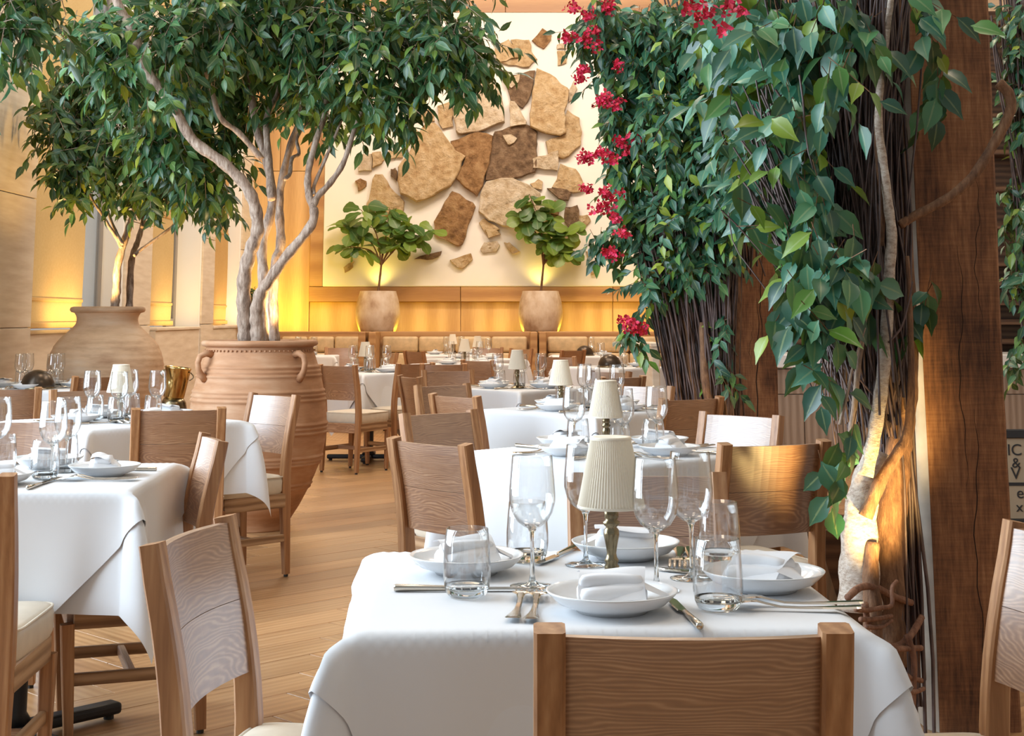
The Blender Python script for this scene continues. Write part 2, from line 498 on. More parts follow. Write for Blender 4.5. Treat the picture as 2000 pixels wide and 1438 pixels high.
def travertine():
    b = NB('travertine_cladding')
    n1 = b.n('ShaderNodeTexNoise', i_Vector=b.coords((0.6, 0.6, 6), rand=1.0), i_Scale=4.0, i_Detail=6.0)
    col = b.ramp(n1.outputs[0], ((0.3, (0.62, 0.52, 0.40)), (0.6, (0.72, 0.63, 0.51)), (0.8, (0.79, 0.71, 0.60))))
    b.bsdf(col, 0.6, 0.0, n1.outputs[0], 0.002, 0.3)
    return b.m
M['travertine'] = travertine()
def blind_mat():
    b = NB('woven_blind_fabric')
    n1 = b.n('ShaderNodeTexNoise', i_Vector=b.coords((1, 1, 1)), i_Scale=60.0, i_Detail=3.0)
    n0 = b.n('ShaderNodeTexNoise', i_Vector=b.coords((1, 1, 1)), i_Scale=1.5, i_Detail=3.0)
    f = b.math('ADD', b.math('MULTIPLY', n1.outputs[0], 0.5), b.math('MULTIPLY', n0.outputs[0], 0.5))
    col = b.ramp(f, ((0.35, (0.58, 0.38, 0.15)), (0.65, (0.70, 0.50, 0.23))))
    bs = b.bsdf(col, 0.9)
    tr = b.n('ShaderNodeBsdfTranslucent', i_Color=(0.9, 0.62, 0.26, 1))
    mx = b.n('ShaderNodeMixShader', i_0=0.3)
    b.link(bs.outputs[0], mx.inputs[1]); b.link(tr.outputs[0], mx.inputs[2])
    b.link(mx.outputs[0], b.out.inputs[0])
    return b.m
M['blind'] = blind_mat()
M['window_frame'] = plain('grey_window_frame', (0.28, 0.25, 0.22), 0.45)
M['counter'] = plain('white_stone_counter', (0.80, 0.80, 0.80), 0.3)
M['board_tan'] = plain('menu_board_paper', (0.30, 0.235, 0.16), 0.7)
M['ink'] = plain('black_ink', (0.012, 0.012, 0.014), 0.6)

# ------------------------------------------------------------------ the room
XL, YB, YF, XR, ZC = -3.9, 22.0, -4.5, 7.0, 6.8

def struct(o):
    o['kind'] = 'structure'
    return o

# floor: a sub-floor slab and oak planks laid in a herringbone
floor = struct(MB().box(XL - 0.3, XR, YF, YB + 0.3, -0.12, -0.012).build('floor', M['iron']))
PW, PL = 0.20, 1.0
plank_me = None
cells = []
ca, sa = math.cos(PI / 4), math.sin(PI / 4)
NP = 5                                          # plank length in widths
for i in range(-75, 120):
    for j in range(-7, 9):
        for kind in (0, 1):
            u0 = i * PW + j * 2 * PL
            v0, du, dv = (i * PW, PL, PW) if kind == 0 else ((i - 2 * NP + 1) * PW, PW, PL)
            cu, cv = u0 + du / 2, v0 + dv / 2
            cells.append((cu * ca - cv * sa, cu * sa + cv * ca, kind))
cells = [(x + 0.1, y, k) for x, y, k in cells if XL < x < XR and YF < y < YB]
def in_view(x, y):
    return 2.2 < y < 15 and abs(x) < 0.35 * y + 0.4
cells.sort(key=lambda c: (0 if (in_view(c[0], c[1]) and -2.6 < c[0] < 0.4) else 1 if in_view(c[0], c[1]) else 2, c[1]))
pm = MB().box(-PW / 2 + 0.0018, PW / 2 - 0.0018, -PL / 2 + 0.0018, PL / 2 - 0.0018, -0.012, 0.0, 0.0015)
rest = MB()
for n, (x, y, k) in enumerate(cells):
    rz = -PI / 4 if k == 0 else PI / 4
    dz = R.uniform(-0.0010, 0.0)
    if n < 290:
        if plank_me is None:
            o = pm.build('plank', M['plank'], floor)
            plank_me = o.data
        else:
            o = bpy.data.objects.new('plank', plank_me)
            COL.objects.link(o)
            o.parent = floor
        o.location = (x, y, dz)
        o.rotation_euler = (0, 0, rz)
    else:
        T = Matrix.Translation((x, y, dz)) @ Matrix.Rotation(rz, 4, 'Z')
        rest.box(-PW / 2 + 0.0018, PW / 2 - 0.0018, -PL / 2 + 0.0018, PL / 2 - 0.0018, -0.012, 0.0, 0, T)
tag(rest.build('planks_beyond', M['plank'], floor), kind='stuff')

ceiling = struct(MB().box(XL - 0.3, XR + 0.2, YF, YB + 0.3, ZC, ZC + 0.15).build('ceiling', M['white_paint']))
wall_right = struct(MB().box(XR, XR + 0.2, YF, YB + 0.3, 0, ZC).build('wall_right', M['wall_paint']))

# back wall in maple panelling with an alcove band, a rail and a picture frame
wall_back = struct(MB().box(XL - 0.3, XR + 0.2, YB, YB + 0.2, 0, ZC).build('wall_back', M['maple']))
def panel(x0, x1, z0, z1, y0, y1, mat, name='panel'):
    return MB().box(x0 + 0.004, x1 - 0.004, y0, y1, z0 + 0.004, z1 - 0.004, 0.004).build(name, M[mat], wall_back)
for a, b in ((-3.9, -3.48), (-3.48, -3.0)):
    panel(a, b, 0.0, 3.4, 21.95, 22.0, 'maple')
    panel(a, b, 3.4, 6.8, 21.95, 22.0, 'maple')
for a, b in ((-3.0, -0.76), (-0.76, 1.49), (1.49, 3.2), (3.2, 5.1), (5.1, 7.0)):
    panel(a, b, 0.95, 1.46, 21.96, 22.0, 'maple')
    panel(a, b, 1.455, 1.68, 21.88, 22.0, 'maple_rail', 'rail_board')
for a, b in ((-3.0, -0.1), (-0.1, 2.9)):
    panel(a, b, 5.81, 6.05, 21.88, 22.0, 'maple_rail', 'rail_board')
    panel(a, b, 6.05, 6.8, 21.93, 22.0, 'maple')
panel(-3.0, -2.8, 1.68, 5.81, 21.88, 22.0, 'maple_rail', 'frame_board')
panel(2.66, 2.9, 1.68, 5.81, 21.88, 22.0, 'maple_rail', 'frame_board')
for a, b in ((2.9, 4.3), (4.3, 5.7), (5.7, 7.0)):
    panel(a, b, 1.68, 6.8, 21.95, 22.0, 'maple')

# left wall: travertine piers, woven blinds, grey framed windows above a low wall
wall_left = struct(MB().box(XL - 0.25, XL, 17.9, YB + 0.2, 0, ZC).build('wall_left', M['wall_paint']))
def pier(y0, y1, x1, name='pier'):
    p = MB()
    p.box(XL - 0.25, x1, y0, y1, 0, ZC, 0.01)
    o = p.build(name, M['white_paint'], wall_left)
    k = 0
    z = 0.0
    hs = (1.15, 1.0, 1.0, 1.0, 1.0, 1.0)
    for h in hs:
        z1 = min(z + h, ZC)
        MB().box(x1, x1 + 0.02, y0 + 0.02, y1, z + 0.004, z1 - 0.004, 0.003).build('cladding_slab', M['travertine'], o)
        z = z1
    return o
pier(8.9, 9.75, -3.78)
pier(9.75, 11.55, -3.76)
pier(14.05, 15.1, -3.70)
pier(17.2, 17.9, -3.62)
pier(20.2, 21.0, -3.72)
# low walls and sills under the windows
for (a, b, x1) in ((11.55, 14.05, XL + 0.02), (15.1, 17.2, -3.62), (17.9, 20.2, -3.60)):
    MB().box(XL - 0.25, x1, a, b, 0, 1.09).build('low_wall', M['travertine'], wall_left)
    MB().box(XL - 0.25, x1 + 0.015, a, b, 1.092, 1.125, 0.006).build('sill', M['travertine'], wall_left)
    MB().box(XL - 0.25, XL - 0.02, a, b, 5.6, ZC).build('window_head', M['wall_paint'], wall_left)

def window(n, y0, y1, z0, z1, mid=True, x=XL - 0.01):
    o = struct(thing('window_%d' % n, None, None, (x, (y0 + y1) / 2, z0)))
    o['kind'] = 'structure'
    h, w = z1 - z0, (y1 - y0) / 2
    f = MB()
    f.box(-0.03, 0.012, -w, -w + 0.05, 0, h, 0.004).box(-0.03, 0.012, w - 0.09, w, 0, h, 0.004)
    f.box(-0.03, 0.012, -w + 0.05, w - 0.09, 0, 0.09, 0.004).box(-0.03, 0.012, -w + 0.05, w - 0.09, h - 0.09, h, 0.004)
    if mid:
        f.box(-0.03, 0.01, -w + 0.05, w - 0.09, h * 0.42, h * 0.42 + 0.07, 0.004)
    f.build('window_frame', M['window_frame'], o)
    MB().box(-0.012, -0.004, -w + 0.05, w - 0.09, 0.09, h - 0.09).build('pane', M['pane'], o)
    return o
window(1, 13.25, 14.05, 0.0 + 1.125, 5.6)
window(2, 16.75, 17.2, 1.125, 5.6)
window(3, 19.95, 20.2, 1.125, 5.6)
# the tall glazed bays nearer the entrance, beyond the frame
for n, (a, b) in enumerate(((-4.4, -1.3), (-1.0, 2.1), (2.4, 5.5), (5.8, 8.8))):
    window(4 + n, a, b, 0.4, 6.2, True)
for (a, b) in ((-1.3, -1.0), (2.1, 2.4), (5.5, 5.8), (8.8, 8.95)):
    MB().box(XL - 0.25, XL, a, b, 0, ZC).build('jamb', M['white_paint'], wall_left)
MB().box(XL - 0.25, XL, -4.4, 8.9, 0, 0.4).build('low_wall', M['travertine'], wall_left)
MB().box(XL - 0.25, XL, -4.4, 8.9, 6.2, ZC).build('window_head', M['wall_paint'], wall_left)

# woven blinds (fabric, hem bar)
def blind(y0, y1, label):
    o = thing('window_blind', label, 'blind', (XL + 0.06, (y0 + y1) / 2, 1.14), 0, 'woven window blinds')
    w = (y1 - y0) / 2
    MB().grid(6, 24, lambda u, v: Vector((0.012 * math.sin(v * 9) * (1 - v), -w + 2 * w * u, 0.05 + 4.3 * v))).build('fabric', M['blind'], o)
    MB().box(-0.015, 0.03, -w, w, 0.0, 0.05, 0.006).build('hem_bar', M['blind'], o)
    for z in (0.22, 1.18):
        MB().box(-0.006, 0.016, -w, w, z, z + 0.03, 0.005).build('batten', M['blind'], o)
    return o
blind(11.6, 13.22, 'woven golden blind beside the jar with a rolled rim')
blind(15.15, 16.7, 'narrow golden blind between the pale stone piers')
blind(17.95, 19.9, 'golden blind beside the small potted shrub')

# ------------------------------------------------------------------ stone relief on the back wall
STONES = [["cream",1,[[-0.82,4.76],[-0.3,4.83],[-0.21,4.63],[-0.12,4.32],[-0.11,4.12],[-0.41,4.0],[-0.76,3.93],[-0.84,3.98],[-0.88,4.19],[-0.89,4.43]]],["umber",0,[[-0.15,4.82],[0.35,4.91],[0.31,4.63],[0.24,4.43],[0.16,4.33],[-0.02,4.45],[-0.07,4.63]]],["cream",2,[[-0.11,4.76],[0.12,4.84],[0.1,4.72],[-0.01,4.63],[-0.1,4.7]]],["honey",2,[[0.37,4.93],[0.57,4.84],[0.83,4.63],[0.85,4.53],[0.78,4.27],[0.81,3.96],[0.72,3.91],[0.41,3.98],[0.27,4.04],[0.28,4.32],[0.3,4.58],[0.34,4.76]]],["cream",2,[[-0.03,4.44],[0.04,4.43],[0.22,4.12],[0.21,4.08],[-0.03,4.04]]],["umber",0,[[-0.26,3.98],[-0.05,4.05],[0.24,4.08],[0.38,3.97],[0.38,3.6],[0.35,3.37],[0.03,3.27],[-0.4,3.24],[-0.38,3.44],[-0.32,3.7],[-0.29,3.88]]],["brown",1,[[-0.92,3.83],[-0.51,3.97],[-0.28,3.91],[-0.3,3.7],[-0.36,3.42],[-0.43,3.16],[-0.52,3.01],[-0.63,3.09],[-0.84,3.28],[-0.7,3.57],[-0.86,3.7]]],["cream",2,[[-0.14,3.92],[-0.01,3.93],[0.08,3.87],[-0.03,3.77],[-0.08,3.81]]],["honey",2,[[-1.3,4.08],[-1.15,4.1],[-0.94,3.83],[-0.84,3.68],[-0.69,3.6],[-0.81,3.32],[-0.91,3.16],[-1.17,3.01],[-1.42,2.92],[-1.66,3.04],[-1.7,3.24],[-1.69,3.44],[-1.53,3.65],[-1.4,3.91]]],["honey",0,[[0.83,4.31],[1.01,4.19],[1.05,3.98],[1.03,3.78],[0.85,3.61],[0.75,3.57],[0.54,3.62],[0.5,3.83],[0.77,3.93],[0.8,4.17]]],["cream",1,[[0.3,3.57],[0.69,3.69],[0.68,3.39],[0.39,3.43],[0.31,3.43]]],["honey",0,[[0.72,3.5],[0.95,3.42],[1.04,3.27],[1.09,3.11],[0.92,3.06],[0.59,3.14],[0.67,3.27]]],["umber",1,[[0.52,3.13],[0.72,3.13],[0.88,3.06],[0.84,2.95],[0.69,2.98]]],["cream",1,[[-0.38,3.23],[-0.17,3.28],[0.01,3.28],[0.23,3.19],[0.42,3.06],[0.44,2.88],[0.45,2.63],[0.23,2.55],[-0.05,2.55],[-0.35,2.65],[-0.5,2.78],[-0.47,3.04]]],["brown",0,[[-0.89,3.09],[-0.58,2.92],[-0.54,2.86],[-0.73,2.3],[-0.81,2.27],[-1.16,2.45],[-1.16,2.63],[-0.94,3.01]]],["honey",0,[[-2.04,3.34],[-1.93,3.34],[-1.73,3.06],[-1.6,2.93],[-1.62,2.73],[-2.15,2.68],[-2.16,2.91],[-2.11,3.06]]],["cream",0,[[-2.29,3.64],[-2.09,3.65],[-2.09,3.39],[-2.29,3.38]]],["honey",1,[[-2.09,3.66],[-1.96,3.68],[-1.9,3.57],[-1.94,3.5],[-2.08,3.43]]],["brown",0,[[-2.34,3.24],[-2.26,3.28],[-2.17,3.24],[-2.17,3.16],[-2.29,3.09]]],["umber",0,[[-1.81,3.42],[-1.74,3.44],[-1.71,3.39],[-1.72,3.24],[-1.81,3.32]]],["honey",1,[[-0.25,5.29],[-0.05,5.38],[0.08,5.24],[0.1,5.1],[-0.2,5.03],[-0.25,5.13]]],["honey",0,[[-0.02,5.38],[0.26,5.38],[0.29,5.21],[0.38,5.08],[0.26,4.96],[-0.05,4.99],[-0.17,5.03],[0.11,5.12]]],["honey",0,[[-0.55,5.08],[-0.28,5.13],[-0.21,5.0],[-0.36,4.92],[-0.43,4.91]]],["brown",0,[[0.46,5.56],[0.6,5.45],[0.59,5.38],[0.48,5.24],[0.3,5.37]]],["honey",0,[[0.68,5.21],[0.81,5.21],[0.82,5.03],[0.69,4.99]]],["cream",0,[[0.68,5.31],[0.81,5.33],[0.82,5.24],[0.68,5.24]]],["honey",0,[[-1.12,4.37],[-0.89,4.45],[-0.88,4.06],[-1.04,4.02],[-1.12,4.17]]],["honey",0,[[-1.5,4.3],[-1.18,4.32],[-1.16,4.14],[-1.41,4.14]]],["honey",0,[[-1.64,4.06],[-1.53,4.1],[-1.39,3.97],[-1.45,3.91],[-1.62,3.98]]],["honey",0,[[0.27,3.2],[0.39,3.27],[0.46,3.23],[0.45,3.11],[0.31,3.14]]],["brown",1,[[0.54,2.9],[0.64,2.95],[0.76,2.91],[0.69,2.73],[0.56,2.76]]],["honey",0,[[0.5,2.76],[0.72,2.73],[0.69,2.6],[0.51,2.57]]],["umber",1,[[0.79,2.85],[0.97,2.88],[1.0,2.73],[0.96,2.53],[0.87,2.52],[0.77,2.65]]],["honey",0,[[0.97,2.73],[1.12,2.74],[1.17,2.65],[1.07,2.53],[0.97,2.55]]],["honey",1,[[-0.4,2.52],[-0.24,2.52],[-0.17,2.45],[-0.35,2.39]]],["cream",0,[[-0.47,2.23],[-0.41,2.33],[-0.22,2.35],[-0.18,2.29],[-0.24,2.19],[-0.43,2.17]]],["honey",1,[[-0.12,2.33],[-0.04,2.33],[0.12,2.19],[0.0,2.16]]],["honey",0,[[-0.92,2.07],[-0.61,2.17],[-0.58,2.08],[-0.73,1.94],[-0.81,1.96]]],["umber",0,[[-1.45,2.08],[-1.17,2.17],[-1.04,2.2],[-1.1,2.11],[-1.25,2.07]]],["honey",0,[[-2.49,1.96],[-2.33,2.05],[-2.35,1.96],[-2.47,1.88]]],["honey",0,[[1.16,1.96],[1.25,1.98],[1.28,1.88],[1.17,1.85]]],["honey",0,[[-0.49,2.62],[-0.41,2.68],[-0.18,2.52],[-0.37,2.43]]],["honey",0,[[0.78,2.15],[0.9,2.19],[1.01,2.02]]],["honey",0,[[0.76,2.43],[0.9,2.43],[0.92,2.31],[0.78,2.29]]],["honey",0,[[1.09,2.2],[1.19,2.21],[1.19,2.09],[1.11,2.13]]],["cream",0,[[0.93,4.76],[0.98,4.63],[0.93,4.48],[0.85,4.43],[0.83,4.58]]],["honey",0,[[-1.84,3.7],[-1.63,3.68],[-1.63,3.59],[-1.81,3.57]]]]
relief = thing('stone_wall_art', 'large ivory wall panel mounted with rough golden stone slabs', 'wall art', (0, 21.9, 1.68))
MB().box(-2.8, 2.66, -0.03, 0.08, 0.0, 4.13, 0.01).build('backing_panel', M['plaster'], relief)
rs = random.Random(3)
def slab(pts, lift, mat):
    # densify the outline, roughen it, then raise an uneven face
    P = [Vector((x, z, 0)) for x, z in pts]
    ring = []
    for i, p in enumerate(P):
        q = P[(i + 1) % len(P)]
        n = max(2, int((q - p).length / 0.09))
        for k in range(n):
            t = k / n
            e = p.lerp(q, t)
            if k: e += Vector((rs.uniform(-1, 1), rs.uniform(-1, 1), 0)) * 0.016
            ring.append(e)
    c = sum(ring, Vector()) / len(ring)
    size = max((p - c).length for p in ring)
    th = 0.04 + 0.07 * min(1, size / 0.7)
    y0 = -0.03
    off = rs.uniform(0, 50)
    yb = y0 - 0.045 * lift
    v, f = [], []
    n = len(ring)
    levels = [(1.0, y0), (1.0, yb - th * 0.72), (0.965, yb - th), (0.86, yb - th), (0.72, yb - th), (0.56, yb - th), (0.38, yb - th), (0.2, yb - th)]
    for s, y in levels:
        for p in ring:
            q = c.lerp(p, s)
            P3 = Vector((q.x * 3.2 + off, q.y * 3.2, off))
            j = (noise.fractal(P3, 0.8, 2.1, 4) * 0.035 if s < 1 else rs.uniform(-1, 1) * 0.006)
            v.append((q.x, y + j, q.y - 1.68))
    v.append((c.x, yb - th, c.y - 1.68))
    for a in range(len(levels) - 1):
        for k in range(n):
            f.append((a * n + k, a * n + (k + 1) % n, (a + 1) * n + (k + 1) % n, (a + 1) * n + k))
    m = (len(levels) - 1) * n
    for k in range(n):
        f.append((m + k, m + (k + 1) % n, len(v) - 1))
    return mesh_obj('stone', v, f, M[mat], relief)
for colr, lift, pts in STONES:
    slab(pts, lift, 'stone_' + colr)

# ------------------------------------------------------------------ banquettes, ledge
led = thing('back_ledge', 'long wooden ledge behind the banquettes carrying the two fig planters', 'ledge', (0, 21.62, 0))
MB().box(-3.5, 7.0, -0.3, 0.33, 0.96, 1.0, 0.006).build('shelf_board', M['maple_rail'], led)
MB().box(-3.5, 7.0, -0.28, -0.24, 0.0, 0.955).build('riser', M['maple_rail'], led)
def banquette(x0, x1, label, n):
    o = thing('banquette', label, 'banquette', ((x0 + x1) / 2, 20.95, 0), 0, 'tufted banquettes along the back wall')
    w = (x1 - x0) / 2
    MB().box(-w, w, 0.22, 0.36, 0, 1.03, 0.01).build('back_frame', M['maple_rail'], o)
    for s in (-1, 1):
        MB().box(s * w - 0.05, s * w + 0.05, -0.55, 0.36, 0, 1.03, 0.012).build('end_panel', M['maple_rail'], o)
    W = (2 * w - 0.16) / n
    for k in range(n):
        a = -w + 0.08 + k * W
        for (z0, z1) in ((0.74, 0.96), (0.50, 0.735)):
            cu = MB().box(a + 0.004, a + W - 0.004, 0.10, 0.22, z0, z1, 0.035).build('back_cushion', M['tan_leather'], o, True)
        MB().box(a + 0.004, a + W - 0.004, -0.48, 0.10, 0.36, 0.48, 0.035).build('seat_cushion', M['tan_leather'], o, True)
    MB().box(-w, w, -0.44, 0.2, 0.0, 0.355, 0.01).build('plinth', M['maple_rail'], o)
    return o
banquette(-3.35, -2.06, 'short tan banquette at the end by the left wall', 3)
banquette(-1.92, 0.30, 'wide tan tufted banquette between the two fig planters', 4)
banquette(0.42, 2.9, 'tan tufted banquette past the second fig planter', 4)

# ------------------------------------------------------------------ service counter, shelves and menu board on the right
bar = thing('service_counter', 'taupe oak service counter with thick white stone top', 'counter', (4.0, 12.4, 0))
MB().box(-1.9, 2.82, 0.04, 0.75, 0.06, 0.81).build('carcass', M['taupe_oak'], bar)
MB().box(-1.98, 2.9, -0.06, 0.85, 0.815, 0.925, 0.008).build('stone_top', M['counter'], bar)
x = -1.9
while x < 2.0:
    MB().box(x + 0.003, x + 0.637, 0.01, 0.04, 0.60, 0.80, 0.003).build('drawer_front', M['taupe_oak'], bar)
    MB().box(x + 0.003, x + 0.317, 0.01, 0.04, 0.08, 0.594, 0.003).build('door', M['taupe_oak'], bar)
    MB().box(x + 0.323, x + 0.637, 0.01, 0.04, 0.08, 0.594, 0.003).build('door', M['taupe_oak'], bar)
    x += 0.64
shelf = thing('back_shelves', 'dark walnut back shelves rising behind the service counter', 'shelves', (4.3, 13.9, 0))
MB().box(-2.5, 2.6, 0.22, 0.30, 0, 4.2).build('back_board', M['shelf_wood'], shelf)
for z in (0.5, 0.98, 1.16, 1.34, 1.52, 1.70, 2.05, 2.4, 2.75, 3.1, 3.5, 4.0):
    MB().box(-2.5, 2.6, -0.1, 0.22, z, z + 0.05, 0.004).build('shelf_board', M['shelf_wood'], shelf)
for xx in (-2.5, -0.9, 0.7, 2.55):
    MB().box(xx, xx + 0.05, -0.1, 0.22, 0, 4.2, 0.004).build('upright', M['shelf_wood'], shelf)

mb_ = thing('menu_board', 'free standing menu board with black letters behind the large timber post', 'sign', (2.95, 8.1, 0), 0.0)
MB().box(-0.36, 0.36, 0.0, 0.03, 0.16, 0.62, 0.004).build('paper_panel', M['board_tan'], mb_)
MB().box(-0.40, 0.40, -0.012, 0.04, 0.585, 0.63, 0.004).build('top_rail', M['iron'], mb_)
MB().box(-0.40, 0.40, -0.012, 0.04, 0.12, 0.16, 0.004).build('bottom_rail', M['iron'], mb_)
for xx in (-0.42, 0.38):
    MB().box(xx, xx + 0.035, -0.012, 0.04, 0.0, 0.63, 0.004).build('leg', M['iron'], mb_)
def letters(txt, x, z, size, parent):
    cu = bpy.data.curves.new('lettering', 'FONT')
    cu.body = txt
    cu.size = size
    cu.extrude = 0.001
    cu.materials.append(M['ink'])
    o = bpy.data.objects.new('lettering', cu)
    COL.objects.link(o)
    o.parent = parent
    o.location = (x, -0.002, z)
    o.rotation_euler = (PI / 2, 0, 0)
    me = bpy.data.meshes.new_from_object(o)
    g = bpy.data.objects.new('lettering', me)
    COL.objects.link(g)
    g.parent, g.location, g.rotation_euler = parent, (x, -0.002, z), (PI / 2, 0, 0)
    bpy.data.objects.remove(o)
    return g
letters('IC', -0.285, 0.495, 0.085, mb_)
letters('&', -0.262, 0.43, 0.075, mb_)
letters('V', -0.27, 0.37, 0.09, mb_)
letters('e', -0.245, 0.27, 0.085, mb_)
letters('x', -0.250, 0.20, 0.075, mb_)
MB().box(-0.29, -0.1, -0.003, 0.0, 0.335, 0.352).build('ruled_line', M['ink'], mb_)

scr = thing('low_screen', 'narrow pale screen end beside the vine-wrapped far post', 'screen', (1.13, 12.0, 0))
MB().box(-0.03, 0.03, -0.3, 0.3, 0.0, 1.0, 0.006).build('screen_panel', M['travertine'], scr)
MB().box(-0.04, 0.04, -0.31, 0.31, 1.0, 1.03, 0.004).build('cap_rail', M['travertine'], scr)

fr = thing('framed_panel', 'wood framed dark panel leaning at the pale pier by the left frame edge', 'frame', (-3.62, 9.62, 1.0), math.radians(70))
MB().box(-0.26, 0.26, 0.0, 0.03, 0.0, 0.52, 0.0).build('dark_panel', M['iron'], fr)
f = MB()
f.box(-0.30, -0.24, -0.03, 0.03, -0.02, 0.54, 0.005).box(0.20, 0.26, -0.03, 0.03, -0.02, 0.54, 0.005)
f.box(-0.24, 0.20, -0.03, 0.03, -0.02, 0.04, 0.005).box(-0.24, 0.20, -0.03, 0.03, 0.48, 0.54, 0.005)
f.build('wood_frame', M['maple'], fr)

# ------------------------------------------------------------------ chairs
BACK_Y = [(-0.225, 0.0), (-0.214, 0.22), (-0.205, 0.44), (-0.209, 0.54), (-0.222, 0.64), (-0.243, 0.75), (-0.270, 0.852)]
def back_y(z):
    for (y0, z0), (y1, z1) in zip(BACK_Y, BACK_Y[1:]):
        if z <= z1:
            t = (z - z0) / (z1 - z0)
            return y0 + (y1 - y0) * t
    return BACK_Y[-1][0]
def build_chair():
    o = thing('dining_chair', 'oak dining chair', 'chair')
    ys = []
    for k in range(15):                         # smooth the curve of the rear posts
        z = 0.852 * k / 14
        ys.append((sum(back_y(min(0.852, max(0, z + d))) for d in (-0.05, 0, 0.05)) / 3, z))
    ys[0] = (ys[0][0], 0.012)
    for s in (-1, 1):
        n = len(ys)
        wx = [0.030 + 0.009 * min(1, i / 6) for i in range(n)]
        wy = [0.032 + 0.016 * min(1, i / 6) - 0.012 * max(0, (i - 7) / 7) for i in range(n)]
        p = MB().sweep([(s * 0.176, y, z) for y, z in ys], wx, wy).build('rear_post', M['oak_z'], o)
        MB().lathe([(0.011, 0), (0.011, 0.014)], 8, s * 0.176, ys[0][0], 0, True, True).build('glide', M['rubber'], p)
        q = MB().sweep([(s * 0.185, 0.172 - 0.004 * i, 0.012 + 0.33 * (1 - i / 4)) for i in range(5)][::-1], [0.028, 0.031, 0.035, 0.038, 0.04], [0.028, 0.031, 0.035, 0.038, 0.04]).build('front_leg', M['oak_z'], o)
        MB().lathe([(0.011, 0), (0.011, 0.014)], 8, s * 0.185, 0.156, 0, True, True).build('glide', M['rubber'], q)
        MB().box(s * 0.182 - 0.014, s * 0.182 + 0.014, -0.20, 0.155, 0.325, 0.392, 0.003).build('side_rail', M['oak_y'], o)
        MB().box(s * 0.181 - 0.010, s * 0.181 + 0.010, -0.21, 0.155, 0.165, 0.20, 0.003).build('side_stretcher', M['oak_y'], o)
    MB().box(-0.165, 0.165, 0.15, 0.175, 0.325, 0.392, 0.003).build('front_rail', M['oak_x'], o)
    MB().box(-0.158, 0.158, -0.222, -0.196, 0.315, 0.392, 0.003).build('rear_rail', M['oak_x'], o)
    MB().box(-0.172, 0.172, -0.03, -0.008, 0.168, 0.198, 0.003).build('cross_stretcher', M['oak_x'], o)
    # two boards make the curved back
    def by(x, z):
        c = 1 - (x / 0.158) ** 2
        return sum(back_y(z + d) for d in (-0.05, 0, 0.05)) / 3 + 0.004 - 0.020 * c
    for z0, z1 in ((0.572, 0.703), (0.7042, 0.842)):
        m = MB()
        nu, nv, t = 12, 5, 0.016
        def face(off):
            return lambda u, v: Vector((-0.1565 + 0.313 * u, by(-0.1565 + 0.313 * u, z0 + (z1 - z0) * v) + off, z0 + (z1 - z0) * v))
        m.grid(nu, nv, face(-t / 2))
        k = len(m.v)
        m.grid(nu, nv, face(t / 2))
        m.f = [q if max(q) < k else q[::-1] for q in m.f]
        W = nu + 1
        for i in range(nu):
            m.f.append((i, k + i, k + i + 1, i + 1)); a = nv * W + i
            m.f.append((a, a + 1, k + a + 1, k + a))
        for j in range(nv):
            a, b = j * W, (j + 1) * W
            m.f.append((a, b, k + b, k + a)); a += nu; b += nu
            m.f.append((a, k + a, k + b, b))
        m.build('back_board', M['oak_x'], o)
    # upholstered seat with a piped edge
    def seat_pt(u, v):
        # u around, v from the rim up over the crown
        t = 2 * PI * u
        e = 0.22
        cx, cy = math.copysign(abs(math.cos(t)) ** e, math.cos(t)), math.copysign(abs(math.sin(t)) ** e, math.sin(t))
        prof = [(0.97, 0.392), (1.0, 0.405), (1.005, 0.45), (0.985, 0.468), (0.93, 0.476), (0.7, 0.482), (0.35, 0.486), (0.0, 0.487)]
        r, z = prof[int(round(v * 7))]
        wx = 0.199 + 0.004 * cy
        return Vector((cx * wx * r, -0.008 + cy * 0.195 * r, z))
    st = MB().grid(40, 7, seat_pt).build('seat', M['leather'], o, True)
    pts = [Vector(((0.1995) * math.copysign(abs(math.cos(t)) ** 0.22, math.cos(t)), -0.008 + 0.192 * math.copysign(abs(math.sin(t)) ** 0.22, math.sin(t)), 0.4695)) for t in [2 * PI * k / 40 for k in range(41)]]
    MB().tube(pts, 0.0036, 8, False).build('piping', M['leather'], st, True)
    return o
chair = Maker(build_chair)
def place_chair(bx, by_, facing, label, group=None):
    a = math.radians(facing)
    return chair((bx + 0.27 * math.cos(a), by_ + 0.27 * math.sin(a), 0), a - PI / 2, label, group)

